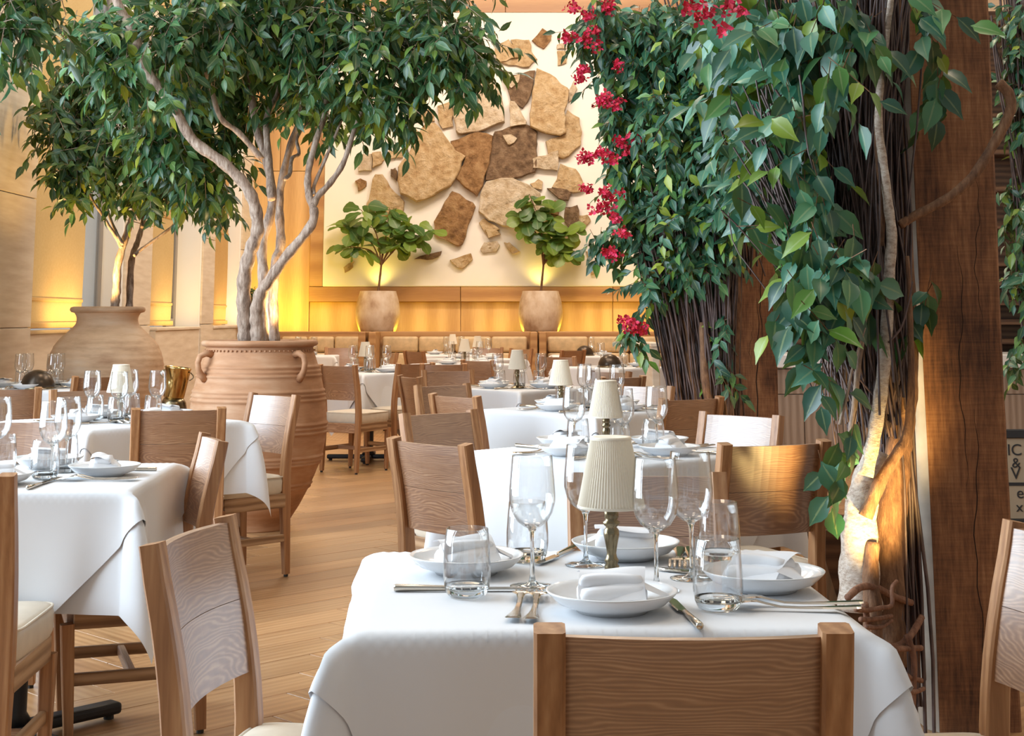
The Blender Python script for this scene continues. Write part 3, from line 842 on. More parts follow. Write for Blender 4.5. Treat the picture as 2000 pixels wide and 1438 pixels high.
G = 'oak dining chairs around the linen tables'
CHAIRS = [
 (0.222, 1.875, 90, 'oak chair with its curved back to us at the front of the foremost table'),
 (-0.584, 2.735, -9, 'oak chair tucked against the near left side of the foremost table'),
 (0.965, 2.66, 186, 'oak chair cut by the frame edge beside the foremost table and timber post'),
 (0.330, 3.706, 272, 'oak chair facing us across the far side of the foremost table'),
 (-0.262, 4.645, 42, 'silvery oak chair with oval grain turned to the left corner of the second table'),
 (0.808, 4.60, 112, 'brown oak chair with ringed grain between the second table and the vines'),
 (-0.300, 6.077, -48, 'brown oak chair behind the silvery oval-grained one, facing us at the second table'),
 (0.91, 5.94, 226, 'pale sheened oak chair facing us before the far timber post'),
 (-0.288, 7.36, 40, 'silvery oak chair tucked at the left corner of the third table'),
 (0.86, 7.12, 124, 'brown oak chair with its back to us at the right of the third table'),
 (0.760, 8.40, 225, 'pale oak chair below the dark twig bundles of the far vine'),
 (-0.400, 8.52, -50, 'brown oak chair facing us at the far left of the third table'),
 (-0.67, 9.70, 25, 'narrow silvery chair back beside the aisle at the fourth table'),
 (-0.468, 10.81, -75, 'brown oak chair facing us at the far left corner of the fourth table'),
 (-0.565, 12.29, 95, 'brown oak chair back just past the fourth table, before the lamp-lit far table'),
 (-0.31, 13.31, 50, 'grey sheened chair back showing over the fourth table place settings'),
 (-1.405, 11.97, 58, 'grey oak chair standing whole on the floor right of the ribbed terracotta jar'),
 (-0.80, 12.45, 130, 'chair with pale seat half hidden under the cloth beyond the aisle'),
 (0.70, 10.6, 225, 'pale oak chair at the far right corner of the fourth table'),
 (0.72, 9.65, 128, 'small dark brown chair back at the right of the fourth table'),
 (-1.398, 6.29, 104, 'brown wavy-grained oak chair with its back to us below the small table lamp'),
 (-1.18, 7.456, 226, 'silvery oak chair facing us by the foot of the ribbed terracotta jar'),
 (-2.26, 7.95, -62, 'brown oak chair facing us behind the small table lamp of the left table'),
 (-0.95, 4.80, 200, 'silvery curved chair seen nearly edge-on at the right of the left front table'),
 (-1.40, 3.647, 93, 'oak chair cut by the left frame edge with its cream seat showing'),
 (-1.83, 5.57, 274, 'oak chair facing us at the far side of the left front table'),
 (-2.68, 9.75, 130, 'brown chair back in front of the wide-shouldered clay jar'),
 (-2.74, 8.07, 112, 'brown chair back before the table by the window wall'),
]
for c in CHAIRS:
    place_chair(c[0], c[1], c[2], c[3], G)
for c in [
 (-2.20, 19.0, -70, 'far brown chair left of the banquette partition'),
 (-1.30, 16.3, 200, 'far orange-brown chair beside the fifth table lamp'),
 (-1.12, 16.95, 40, 'far grey chair back beside the lamp-lit table'),
 (0.12, 18.2, 225, 'far brown chair under the second fig planter'),
 (0.72, 17.4, 130, 'far pale upright chair back before the banquette end panel'),
 (0.45, 14.6, 60, 'far pale chair back below the banquette end panel'),
 (-0.30, 18.9, 260, 'far brown chair between two lamps before the banquette')]:
    place_chair(c[0], c[1], c[2], c[3], G)

# ------------------------------------------------------------------ tables and linen
HALF, TOPZ = 0.385, 0.75
def drape(x, y, off, seed=0.0):
    nx, ny = max(-HALF, min(HALF, x)), max(-HALF, min(HALF, y))
    dx, dy = x - nx, y - ny
    d = math.hypot(dx, dy)
    if d < 1e-9:
        return Vector((x, y, TOPZ + off + 0.0008 * math.sin(9 * x + seed) * math.sin(7 * y + 2 * seed)))
    ux, uy = dx / d, dy / d
    c = (2 * ux * uy) ** 2
    tip = 0.09 * (1 - math.exp(-d / 0.10)) + 0.09 * d
    if c > 0:
        fl = (0.28 + 0.72 * c) * tip + 0.02 * d
    else:
        t = (HALF - abs(ny)) if abs(dx) > 0 else (HALF - abs(nx))
        fl = 0.02 * d + 0.0
        s_ = ny if abs(dx) > 0 else nx
        fl += d * (0.035 * math.sin(11 * s_ + seed * 3 + (1.3 if dx > 0 else 0)) + 0.02 * math.sin(23 * s_ + seed)) * min(1, t / 0.12)
        fl += 0.28 * tip * math.exp(-t / 0.06)
    rnd = 0.006
    if d < rnd * 1.57:
        a = d / rnd
        hz, out = rnd * (1 - math.cos(a)), rnd * math.sin(a)
    else:
        e = d - rnd * 1.57
        hz, out = rnd + math.sqrt(max(e * e - fl * fl, (0.3 * e) ** 2)), rnd + fl
    out += off * 1.2
    return Vector((nx + ux * out, ny + uy * out, TOPZ + off - hz))
def cloth_build(name, mat, side, rot, off, n, seed, label):
    def b():
        ca_, sa_ = math.cos(rot), math.sin(rot)
        m = MB()
        def fn(u, v):
            a, c = (u - 0.5) * side, (v - 0.5) * side
            x, y = a * ca_ - c * sa_, a * sa_ + c * ca_
            return drape(x, y, off, seed)
        m.grid(n, n, fn)
        o = m.build(name, M[mat], None, True)
        return tag(o, label, 'tablecloth')
    return b
under = Maker(cloth_build('tablecloth', 'linen_under', 1.42, 0.0, 0.003, 72, 0.7, 'cloth'))
over = Maker(cloth_build('table_topper', 'linen', 1.30, PI / 4, 0.008, 84, 1.9, 'cloth'))
def build_table():
    o = thing('dining_table', 'table', 'table')
    MB().box(-HALF + 0.004, HALF - 0.004, -HALF + 0.004, HALF - 0.004, 0.715, 0.7475, 0.006).build('tabletop', M['oak_x'], o)
    MB().lathe([(0.16, 0.70), (0.16, 0.714), (0.045, 0.69), (0.042, 0.08), (0.06, 0.05)][::-1], 20, cap0=True, cap1=True).build('column', M['iron'], o, True)
    for k in range(4):
        T = Matrix.Rotation(PI / 4 + k * PI / 2, 4, 'Z')
        f = MB().add(*(lambda b: (b.v, b.f))(MB().box(0.03, 0.36, -0.032, 0.032, 0.014, 0.05, 0.012, T))).build('foot', M['iron'], o)
        p = T @ Vector((0.33, 0, 0))
        MB().lathe([(0.016, 0), (0.016, 0.018)], 8, p.x, p.y, 0, True, True).build('glide', M['rubber'], f)
    return o
table = Maker(build_table)

# ------------------------------------------------------------------ tableware
def arc(p0, p1, p2, n):
    return [((1 - t) ** 2 * p0[0] + 2 * t * (1 - t) * p1[0] + t * t * p2[0], (1 - t) ** 2 * p0[1] + 2 * t * (1 - t) * p1[1] + t * t * p2[1]) for t in [k / n for k in range(n + 1)]]
def build_wine():
    o = thing('wine_glass', 'glass', 'wine glass')
    bowl = [(0.0035, 0.098), (0.014, 0.1025), (0.027, 0.112), (0.0362, 0.127), (0.0410, 0.146), (0.0411, 0.160), (0.0397, 0.181), (0.0378, 0.203), (0.0362, 0.2255)]
    inn = [(r - 0.0014, z + (0.003 if z < 0.11 else 0.0008)) for r, z in bowl if r > 0.01][::-1]
    MB().lathe(bowl + [(0.0356, 0.2262)] + inn + [(0.002, 0.1075)], 32).build('bowl', M['glass'], o, True)
    MB().lathe([(0.0090, 0.005), (0.0055, 0.012), (0.0042, 0.022), (0.0037, 0.04), (0.0036, 0.078), (0.0046, 0.092), (0.0085, 0.1005), (0.013, 0.1045)], 16, cap0=True, cap1=True).build('stem', M['solid_glass'], o, True)
    MB().lathe([(0.0395, 0.0), (0.0398, 0.0012), (0.030, 0.0030), (0.014, 0.0046), (0.0068, 0.009)], 32, cap0=True, cap1=True).build('foot', M['solid_glass'], o, True)
    return o
def build_tumbler():
    o = thing('tumbler', 'glass', 'tumbler')
    outer = [(0.0385, 0.016), (0.0409, 0.034), (0.0407, 0.055), (0.0388, 0.085), (0.0362, 0.113)]
    inner = [(0.0350, 0.1135), (0.0375, 0.085), (0.0394, 0.055), (0.0395, 0.036), (0.0376, 0.020)]
    MB().lathe(outer + inner, 36).build('wall', M['glass'], o, True)
    MB().lathe([(0.026, 0.0), (0.0335, 0.004), (0.0386, 0.016), (0.0376, 0.0205), (0.035, 0.0165), (0.026, 0.0135)], 36, cap0=True, cap1=True).build('thick_base', M['solid_glass'], o, True)
    return o
def build_plate():
    o = MB().lathe([(r * 0.955, z) for r, z in [(0.0, 0.004), (0.052, 0.004), (0.055, 0.0), (0.06, 0.0), (0.064, 0.005), (0.092, 0.014), (0.110, 0.030), (0.1125, 0.0335), (0.1105, 0.0345), (0.102, 0.028), (0.086, 0.0165), (0.062, 0.0095), (0.0, 0.0085)]], 48).build('plate', M['china'], None, True)
    return tag(o, 'plate', 'plate')
def build_napkin():
    # a folded napkin: a plump folded pad, its tucked front band and one free corner
    o = thing('napkin', 'napkin', 'napkin')
    def pad(w, d, h, z0, e=0.34, seed=0.0, skew=0.0):
        def fn(u, v):
            t = 2 * PI * u
            cx = math.copysign(abs(math.cos(t)) ** e, math.cos(t)); cy = math.copysign(abs(math.sin(t)) ** e, math.sin(t))
            s = [(0.90, 0.0), (1.0, 0.25), (1.0, 0.65), (0.92, 0.92), (0.6, 1.0), (0.0, 1.03)][int(round(v * 5))]
            x, y = cx * w / 2 * s[0], cy * d / 2 * s[0]
            wob = 1 + 0.10 * math.sin(21 * x + seed) + 0.08 * math.sin(33 * y + seed * 2)
            return Vector((x + skew * y, y + 0.006 * math.sin(30 * x + seed), z0 + h * s[1] * wob))
        return fn
    MB().grid(40, 5, pad(0.112, 0.085, 0.030, 0.0125, seed=0.4)).build('folded_pad', M['napkin'], o, True)
    MB().grid(40, 5, pad(0.105, 0.050, 0.020, 0.0365, 0.4, 1.6, 0.15)).build('upper_fold', M['napkin'], o, True)
    def flap(u, v):
        a = (u - 0.5) * 0.108
        return Vector((a + 0.004 * math.sin(5 * v), 0.040 - 0.088 * v + 0.012 * math.sin(3 * v), 0.052 + 0.012 * math.sin(PI * (0.15 + 0.85 * v)) - 0.030 * v ** 3 + 0.003 * math.sin(40 * a)))
    MB().grid(14, 10, flap).build('top_flap', M['napkin'], o, True)
    def corner(u, v):
        w = 0.055 * (1 - v) + 0.004
        return Vector((0.050 + 0.042 * v, (u - 0.5) * w - 0.01, 0.040 - 0.020 * v + 0.007 * math.cos(PI * (u - 0.5))))
    MB().grid(6, 8, corner).build('free_corner', M['napkin'], o, True)
    return o
def strip(pts, halfw, zf, th):
    """flat metal strip along y: pts (y), half widths, height fn"""
    v, f = [], []
    for y, w in zip(pts, halfw):
        z = zf(y)
        for a, b in ((-w, z), (-w * 0.6, z + th), (w * 0.6, z + th), (w, z)):
            v.append((a, y, b))
    for i in range(len(pts) - 1):
        for k in range(3):
            a = i * 4 + k
            f.append((a, a + 1, a + 5, a + 4))
        a = i * 4
        f.append((a + 3, a, a + 4, a + 7))
    f.append((3, 2, 1, 0)); n = (len(pts) - 1) * 4
    f.append((n, n + 1, n + 2, n + 3))
    return v, f
def build_fork():
    o = thing('fork', 'fork', 'fork')
    zf = lambda y: 0.004 + 0.011 * math.exp(-((y - 0.045) / 0.026) ** 2) + 0.004 * max(0, -y / 0.1) ** 2
    ys = [-0.100, -0.094, -0.080, -0.05, -0.02, 0.005, 0.025, 0.038]
    hw = [0.008, 0.0112, 0.0104, 0.0066, 0.0048, 0.0042, 0.0044, 0.0065]
    MB().add(*strip(ys, hw, zf, 0.0026)).build('handle', M['steel'], o)
    hd = MB().add(*strip([0.036, 0.044, 0.052, 0.058], [0.007, 0.0132, 0.0148, 0.0148], zf, 0.0018))
    hd.build('neck_plate', M['steel'], o)
    for k in range(4):
        x = (k - 1.5) * 0.0082
        v, f = strip([0.056, 0.070, 0.085, 0.100], [0.0027, 0.0026, 0.0022, 0.0013], lambda y: zf(y) + 0.25 * max(0, y - 0.075) * 0.3, 0.0018)
        MB().add([(a + x, b, c) for a, b, c in v], f).build('tine', M['steel'], o)
    for ch in o.children:
        for q in ch.data.vertices:
            q.co.x *= 1.15; q.co.y *= 1.22
    return o
def build_knife():
    o = thing('table_knife', 'knife', 'knife')
    MB().tube([(0, -0.115, 0.006), (0, -0.112, 0.0062), (0, -0.06, 0.0058), (0, 0.0, 0.0050), (0, 0.008, 0.0045)], [0.0052, 0.0064, 0.0056, 0.0045, 0.0034], 10).build('handle', M['steel'], o, True)
    b = MB()
    out = [(-0.004, 0.006), (-0.009, 0.018), (-0.0105, 0.06), (-0.0095, 0.095), (-0.004, 0.113), (0.002, 0.118), (0.006, 0.100), (0.006, 0.02), (0.004, 0.006)]
    n = len(out)
    b.add([(x, y, 0.0035) for x, y in out] + [(x * 0.9, y, 0.0058) for x, y in out], [tuple(range(n - 1, -1, -1)), tuple(range(n, 2 * n))] + [(k, (k + 1) % n, n + (k + 1) % n, n + k) for k in range(n)])
    b.build('blade', M['steel'], o)
    return o
def build_lamp():
    o = thing('table_lamp', 'lamp', 'table lamp')
    base = MB().lathe([(0.046, 0.0), (0.047, 0.004), (0.042, 0.0075), (0.030, 0.011), (0.016, 0.016), (0.0125, 0.020)], 32, cap0=True).build('base', M['brass'], o, True)
    prof = [(0.0125, 0.019), (0.014, 0.024), (0.0105, 0.029), (0.0135, 0.034), (0.010, 0.040), (0.0085, 0.047), (0.0105, 0.060), (0.0145, 0.080), (0.0135, 0.088), (0.0095, 0.093), (0.0150, 0.098), (0.0160, 0.102), (0.0105, 0.106), (0.0135, 0.111), (0.0130, 0.121), (0.0105, 0.127), (0.012, 0.130), (0.034, 0.1315), (0.034, 0.1330), (0.0, 0.134)]
    MB().lathe(prof, 24).build('stem', M['brass'], o, True)
    n = 132
    wob = lambda k, h: 0.020 * (1 if k % 2 else -1)
    sh = MB().lathe([(0.0605, 0.1285), (0.0608, 0.1300), (0.0555, 0.155), (0.0495, 0.185), (0.0430, 0.220), (0.0365, 0.2525)], n, wob=wob).build('shade', M['shade'], o)
    MB().lathe([(0.0615, 0.1275), (0.0625, 0.1295), (0.0618, 0.1325)], 48).build('lower_trim', M['shade'], sh, True)
    MB().lathe([(0.0380, 0.2485), (0.0385, 0.2515), (0.0372, 0.2545), (0.030, 0.2535), (0.0, 0.2515)], 48).build('upper_trim', M['shade'], sh, True)
    return o
wine, tumbler, plate_, napkin = Maker(build_wine), Maker(build_tumbler), Maker(build_plate), Maker(build_napkin)
fork, knife, tlamp = Maker(build_fork), Maker(build_knife), Maker(build_lamp)
ZT = TOPZ + 0.0088

def setting(x, y, ang, where, tdesc, cutlery=True, glasses=True, fx=None):
    """one place: ang is the direction from the plate towards the table centre"""
    ca_, sa_ = math.cos(ang), math.sin(ang)
    P = lambda u, v: (x + u * sa_ + v * ca_, y - u * ca_ + v * sa_)   # u to the diner's right, v inwards
    w = '%s of the %s' % (where, tdesc)
    plate_((x, y, ZT), R.uniform(0, 6), 'round white coupe plate at the ' + w, 'white coupe plates')
    napkin((x, y, ZT), ang + R.uniform(-0.5, 0.5) - PI / 2, 'folded white napkin on the plate at the ' + w, 'folded napkins')
    if cutlery:
        q = P(-0.148, -0.01); fork((*q, ZT), ang - PI / 2, 'outer steel fork at the ' + w, 'dinner forks')
        q = P(-0.116, -0.01); fork((*q, ZT), ang - PI / 2, 'inner steel fork beside the plate at the ' + w, 'dinner forks')
        q = P(0.135, -0.01); knife((*q, ZT), ang - PI / 2, 'steel knife at the ' + w, 'table knives')
    if glasses:
        q = P(0.115, 0.15); wine((*q, ZT), R.uniform(0, 6), 'stemmed wine glass at the ' + w, 'stemmed wine glasses')
        q = P(-0.095, 0.15); tumbler((*q, ZT), R.uniform(0, 6), 'stemless water tumbler at the ' + w, 'water tumblers')

def linen_table(x, y, deg, tdesc):
    a = math.radians(deg)
    table((x, y, 0), a, 'square pedestal table under white linen, the ' + tdesc, 'square dining tables')
    under((x, y, 0), a, 'white lower tablecloth hanging from the ' + tdesc, 'white tablecloths')
    over((x, y, 0), a, 'white upper tablecloth laid cornerwise over the ' + tdesc, 'white tablecloths')

# the foremost table, item by item
T1 = 'foremost table'
linen_table(0.135, 2.72, 2, T1)
def spot(mk, x, y, rz, label, group):
    mk((x, y, ZT), rz, label, group)
for x, y, rz, w in ((0.162, 2.475, 0.05, 'near side'), (-0.085, 2.835, 0.5, 'left side'), (0.225, 3.005, 2.9, 'far side'), (0.440, 2.665, -0.7, 'right side')):
    spot(plate_, x, y, 0, 'round white coupe plate at the %s of the foremost table' % w, 'white coupe plates')
    spot(napkin, x, y, rz, 'folded white napkin on the plate at the %s of the foremost table' % w, 'folded napkins')
for x, y, w in ((0.036, 2.695, 'wine glass standing left of the front plate, by two forks'), (0.142, 2.925, 'wine glass just left of the pleated lamp on the foremost table'), (0.252, 2.655, 'wine glass just right of the pleated lamp on the foremost table'), (0.328, 2.775, 'wine glass behind the right hand tumblers on the foremost table')):
    spot(wine, x, y, 1, w, 'stemmed wine glasses')
for x, y, w in ((-0.077, 2.60, 'stemless tumbler before the left plate of the foremost table'), (0.030, 2.965, 'stemless tumbler behind the wine glass, at the far left of the foremost table'), (0.336, 2.485, 'stemless tumbler nearest the right fork handles of the foremost table'), (0.405, 2.965, 'stemless tumbler farthest right on the foremost table')):
    spot(tumbler, x, y, 0, w, 'water tumblers')
for x, y, rz, w in ((0.011, 2.50, -0.085, 'outer steel fork left of the front plate on the foremost table'), (0.038, 2.493, -0.075, 'inner steel fork left of the front plate on the foremost table'),
                    (0.455, 2.515, 1.50, 'steel fork at the right of the foremost table, nearer the plate'), (0.442, 2.478, 1.45, 'steel fork at the right of the foremost table, nearer the edge'),
                    (0.325, 2.965, 3.0, 'outer steel fork at the far side of the foremost table'), (0.350, 2.965, 3.05, 'inner steel fork at the far side of the foremost table'),
                    (-0.065, 2.955, 4.9, 'outer steel fork behind the left plate of the foremost table'), (-0.06, 2.985, 4.8, 'inner steel fork behind the left plate of the foremost table')):
    spot(fork, x, y, rz, w, 'dinner forks')
for x, y, rz, w in ((0.277, 2.44, 0.08, 'steel knife right of the front plate on the foremost table'), (-0.09, 2.648, -1.55, 'steel knife lying across before the left plate'), (0.092, 3.02, 2.75, 'steel knife pointing to us at the far side of the foremost table'), (0.37, 2.80, 1.0, 'steel knife partly behind the right tumblers of the foremost table')):
    spot(knife, x, y, rz, w, 'table knives')
tlamp((0.181, 2.76, ZT), 0.3, 'largest pleated cream lamp, on the foremost table', 'small brass table lamps')

def dressed(x, y, deg, tdesc, lamp_xy, lamp_label, spots=((225, 'near left side'), (315, 'near right side'), (45, 'far right side'), (135, 'far left side')), cutlery=True, r=0.245):
    linen_table(x, y, deg, tdesc)
    for a, w in spots:
        t = math.radians(a)
        setting(x + r * math.cos(t), y + r * math.sin(t), t + PI, w, tdesc, cutlery)
    if lamp_xy:
        tlamp((*lamp_xy, ZT), R.uniform(0, 6), lamp_label, 'small brass table lamps')
AL = ((270, 'near side'), (0, 'right side'), (90, 'far side'), (180, 'left side'))
dressed(0.37, 5.36, 45, 'second table', (0.326, 5.20), 'pleated cream lamp just behind the foremost lamp, on the second table')
dressed(0.40, 7.80, 45, 'third table', (0.25, 7.66), 'pleated cream lamp on the third table')
dressed(0.05, 10.2, 45, 'fourth table', (0.035, 10.0), 'pleated cream lamp on the fourth table')
dressed(-1.25, 13.1, 45, 'fifth table', (-1.30, 13.2), 'pleated cream lamp on the table right of the ribbed jar')
dressed(-1.47, 4.53, 3, 'left front table', None, '', AL)
dressed(-1.80, 6.95, 45, 'left middle table', (-1.815, 6.93), 'pleated cream lamp on the left middle table')
dressed(-3.21, 10.15, 0, 'window table', None, '', AL)
dressed(-0.48, 15.3, 45, 'sixth table', (-0.48, 15.1), 'pleated cream lamp on the sixth table', cutlery=False)
dressed(0.98, 14.4, 45, 'round-bowl table', None, '', ((90, 'far side'), (0, 'right side')), cutlery=False)
dressed(-0.75, 19.2, 0, 'banquette table', (-0.77, 19.3), 'pleated cream lamp on the banquette table', ((180, 'left side'), (0, 'right side')), cutlery=False)
dressed(0.9, 18.6, 0, 'corner banquette table', None, '', ((0, 'right side'),), cutlery=False)
dressed(-2.6, 18.8, 0, 'far left banquette table', None, '', ((270, 'near side'), (90, 'far side')), cutlery=False)
dressed(-0.42, 17.2, 45, 'seventh table', (-0.40, 17.3), 'pleated cream lamp on the seventh table', ((315, 'near right side'), (135, 'far left side')), cutlery=False)
tlamp((1.22, 14.15, ZT), 0, 'small pleated lamp below the hanging red blossom on the round-bowl table', 'small brass table lamps')

# covered bronze bowls
def build_dome():
    o = thing('bronze_bowl', 'bowl', 'bowl')
    MB().lathe([(0.105, 0.0), (0.112, 0.012), (0.108, 0.045), (0.088, 0.085), (0.055, 0.112), (0.02, 0.124), (0.0, 0.125)], 32, cap0=True).build('shell', M['bronze'], o, True)
    MB().lathe([(0.113, 0.0), (0.117, 0.006), (0.113, 0.013)], 32).build('rim', M['brass'], o, True)
    return o
dome = Maker(build_dome)
for x, y, w in ((0.93, 14.2, 'dark bronze domed bowl nearer us on the round-bowl table'), (0.90, 18.45, 'dark bronze domed bowl on the corner banquette table behind'), (-3.16, 9.95, 'dark bronze domed bowl on the table by the window wall')):
    o = dome((x, y, ZT), 0, w, 'bronze bowls')
    o['category'] = 'bowl'

# wine cooler on a stand by the jars
wc = thing('wine_cooler', 'shiny brass wine bucket on a stand between the two big jars', 'wine cooler', (-2.16, 9.55, 0))
T = Matrix.Translation((0, 0, 0.72)) @ Matrix.Rotation(0.12, 4, 'Y')
MB().lathe([(0.0, 0.0), (0.062, 0.0), (0.066, 0.01), (0.075, 0.10), (0.082, 0.185), (0.087, 0.19), (0.084, 0.196), (0.079, 0.19), (0.070, 0.10), (0.06, 0.02), (0.0, 0.016)], 28, M=T).build('bucket', M['bright_brass'], wc, True)
MB().lathe([(0.05, 0.55), (0.075, 0.60), (0.085, 0.65), (0.08, 0.69), (0.06, 0.722), (0.0, 0.724)], 28, cap0=True).build('cradle', M['brass'], wc, True)
MB().lathe([(0.13, 0.0), (0.13, 0.012), (0.03, 0.03), (0.014, 0.06), (0.014, 0.56)], 20, cap0=True).build('stand', M['iron'], wc, True)
for s in (-1, 1):
    pts = [T @ Vector((s * (0.084 + 0.022 * math.sin(PI * k / 8)), 0, 0.12 + 0.05 * k / 8)) for k in range(9)]
    MB().tube(pts, 0.004, 6).build('handle', M['brass'], wc, True)

# ------------------------------------------------------------------ jars and planters
def smooth_profile(pts, step=0.012):
    """Catmull-Rom through (r, z) points, from the base up"""
    out = []
    P = [pts[0]] + pts + [pts[-1]]
    for i in range(1, len(P) - 2):
        p0, p1, p2, p3 = P[i - 1], P[i], P[i + 1], P[i + 2]
        n = max(2, int(math.hypot(p2[0] - p1[0], p2[1] - p1[1]) / step))
        for k in range(n):
            t = k / n
            out.append(tuple(0.5 * (2 * p1[j] + (p2[j] - p0[j]) * t + (2 * p0[j] - 5 * p1[j] + 4 * p2[j] - p3[j]) * t * t + (3 * p1[j] - p0[j] - 3 * p2[j] + p3[j]) * t ** 3) for j in (0, 1)))
    out.append(pts[-1])
    return out
def ridged(prof, centres, h=0.006, w=0.010):
    return [(r + sum(h * math.exp(-((z - c) / w) ** 2) for c in centres), z) for r, z in prof]

jar1 = thing('terracotta_jar', 'large ribbed terracotta jar with two loop handles holding the tall ficus', 'jar', (-1.51, 8.92, 0))
prof = smooth_profile([(0.185, 0.0), (0.20, 0.05), (0.262, 0.15), (0.345, 0.32), (0.392, 0.47), (0.405, 0.60), (0.398, 0.72), (0.372, 0.86), (0.335, 0.99), (0.318, 1.04), (0.318, 1.06)], 0.007)
prof = ridged(prof, (0.94, 0.915, 0.89, 0.80, 0.775, 0.75, 0.61, 0.585, 0.56, 0.42, 0.40, 0.38, 0.26, 0.24), 0.0105, 0.0072)
body = MB().lathe(prof, 72, cap0=True).build('body', M['terracotta'], jar1, True)
MB().lathe([(0.318, 1.055), (0.336, 1.062), (0.346, 1.072), (0.345, 1.086), (0.335, 1.094), (0.318, 1.095), (0.300, 1.085), (0.296, 1.03)], 72).build('rim', M['terracotta'], jar1, True)
MB().lathe([(0.0, 1.03), (0.2, 1.035), (0.30, 1.028)], 32).build('soil', M['soil'], jar1)
for k in range(72):
    t = 2 * PI * k / 72
    if k == 0:
        dm = MB()
    dm.lathe([(0.0055, -0.005), (0.0065, 0.0), (0.0055, 0.005)], 6, 0.3245 * math.cos(t), 0.3245 * math.sin(t), 1.036, True, True)
tag(dm.build('beaded_band', M['terracotta'], jar1), kind='stuff')
for a in (222, 318):
    t = math.radians(a)
    d = Vector((math.cos(t), math.sin(t), 0)); w = Vector((-math.sin(t), math.cos(t), 0))
    pts = [d * r + Vector((0, 0, z)) for r, z in ((0.325, 1.015), (0.365, 1.022), (0.405, 1.005), (0.418, 0.97), (0.412, 0.93), (0.396, 0.90), (0.365, 0.875))]
    MB().tube(pts, [0.022, 0.019, 0.017, 0.017, 0.017, 0.020, 0.026], 10).build('handle', M['terracotta'], jar1, True)

jar2 = thing('clay_jar', 'wide-shouldered weathered clay jar with a rolled rim holding the smaller ficus', 'jar', (-2.995, 11.0, 0))
prof = smooth_profile([(0.20, 0.0), (0.215, 0.05), (0.30, 0.28), (0.385, 0.58), (0.416, 0.82), (0.405, 0.94), (0.355, 1.05), (0.275, 1.13), (0.228, 1.18), (0.222, 1.23), (0.240, 1.265)], 0.012)
MB().lathe(ridged(prof, [0.3 + 0.045 * k for k in range(17)], 0.0032, 0.009), 64, cap0=True).build('body', M['jar_clay'], jar2, True)
MB().lathe([(0.238, 1.262), (0.262, 1.268), (0.272, 1.283), (0.268, 1.300), (0.250, 1.308), (0.222, 1.300), (0.212, 1.26)], 64).build('rim', M['jar_clay'], jar2, True)
MB().lathe([(0.0, 1.255), (0.215, 1.25)], 32).build('soil', M['soil'], jar2)

def fig_planter(x, label):
    o = thing('barrel_planter', label, 'planter', (x, 21.57, 1.0))
    prof = smooth_profile([(0.245, 0.0), (0.275, 0.05), (0.315, 0.20), (0.322, 0.30), (0.305, 0.45), (0.272, 0.57), (0.265, 0.60)], 0.02)
    MB().lathe(prof + [(0.262, 0.607), (0.245, 0.605), (0.235, 0.55)], 48, cap0=True).build('body', M['aged_clay'], o, True)
    MB().lathe([(0.0, 0.56), (0.24, 0.555)], 24).build('soil', M['soil'], o)
    return o
fig_planter(-1.95, 'lime-washed barrel planter on the back ledge under the wider fig')
fig_planter(0.415, 'lime-washed barrel planter on the back ledge under the narrower fig')

# ------------------------------------------------------------------ leaves
def leaf_shape(prof, fold=0.25, curl=0.25):
    """prof: (t, half width) along the leaf; a folded, curling blade of unit length along +y"""
    v, f = [], []
    for t, w in prof:
        z = -curl * t * t
        v += [(-w, t, z + fold * w), (0, t, z), (w, t, z + fold * w)]
    for i in range(len(prof) - 1):
        a = i * 3
        f += [(a, a + 1, a + 4, a + 3), (a + 1, a + 2, a + 5, a + 4)]
    return v, f
LEAF_FICUS = leaf_shape([(0.0, 0.008), (0.10, 0.03), (0.25, 0.15), (0.45, 0.20), (0.68, 0.16), (0.86, 0.06), (1.0, 0.004)], 0.3, 0.30)
LEAF_VINE = leaf_shape([(0.0, 0.010), (0.10, 0.06), (0.22, 0.21), (0.42, 0.265), (0.63, 0.21), (0.80, 0.09), (1.0, 0.004)], 0.28, 0.26)
LEAF_SMALL = leaf_shape([(0.0, 0.010), (0.15, 0.12), (0.38, 0.24), (0.65, 0.17), (1.0, 0.004)], 0.28, 0.25)
LEAF_FIG = leaf_shape([(0.0, 0.012), (0.10, 0.04), (0.22, 0.17), (0.40, 0.20), (0.60, 0.33), (0.80, 0.34), (0.94, 0.20), (1.0, 0.03)], 0.16, 0.35)

def frame_of(d, nrm):
    y = d.normalized()
    z = nrm - y * nrm.dot(y)
    z = z.normalized() if z.length > 1e-4 else y.orthogonal().normalized()
    x = y.cross(z)
    return Matrix((x, y, z)).transposed()

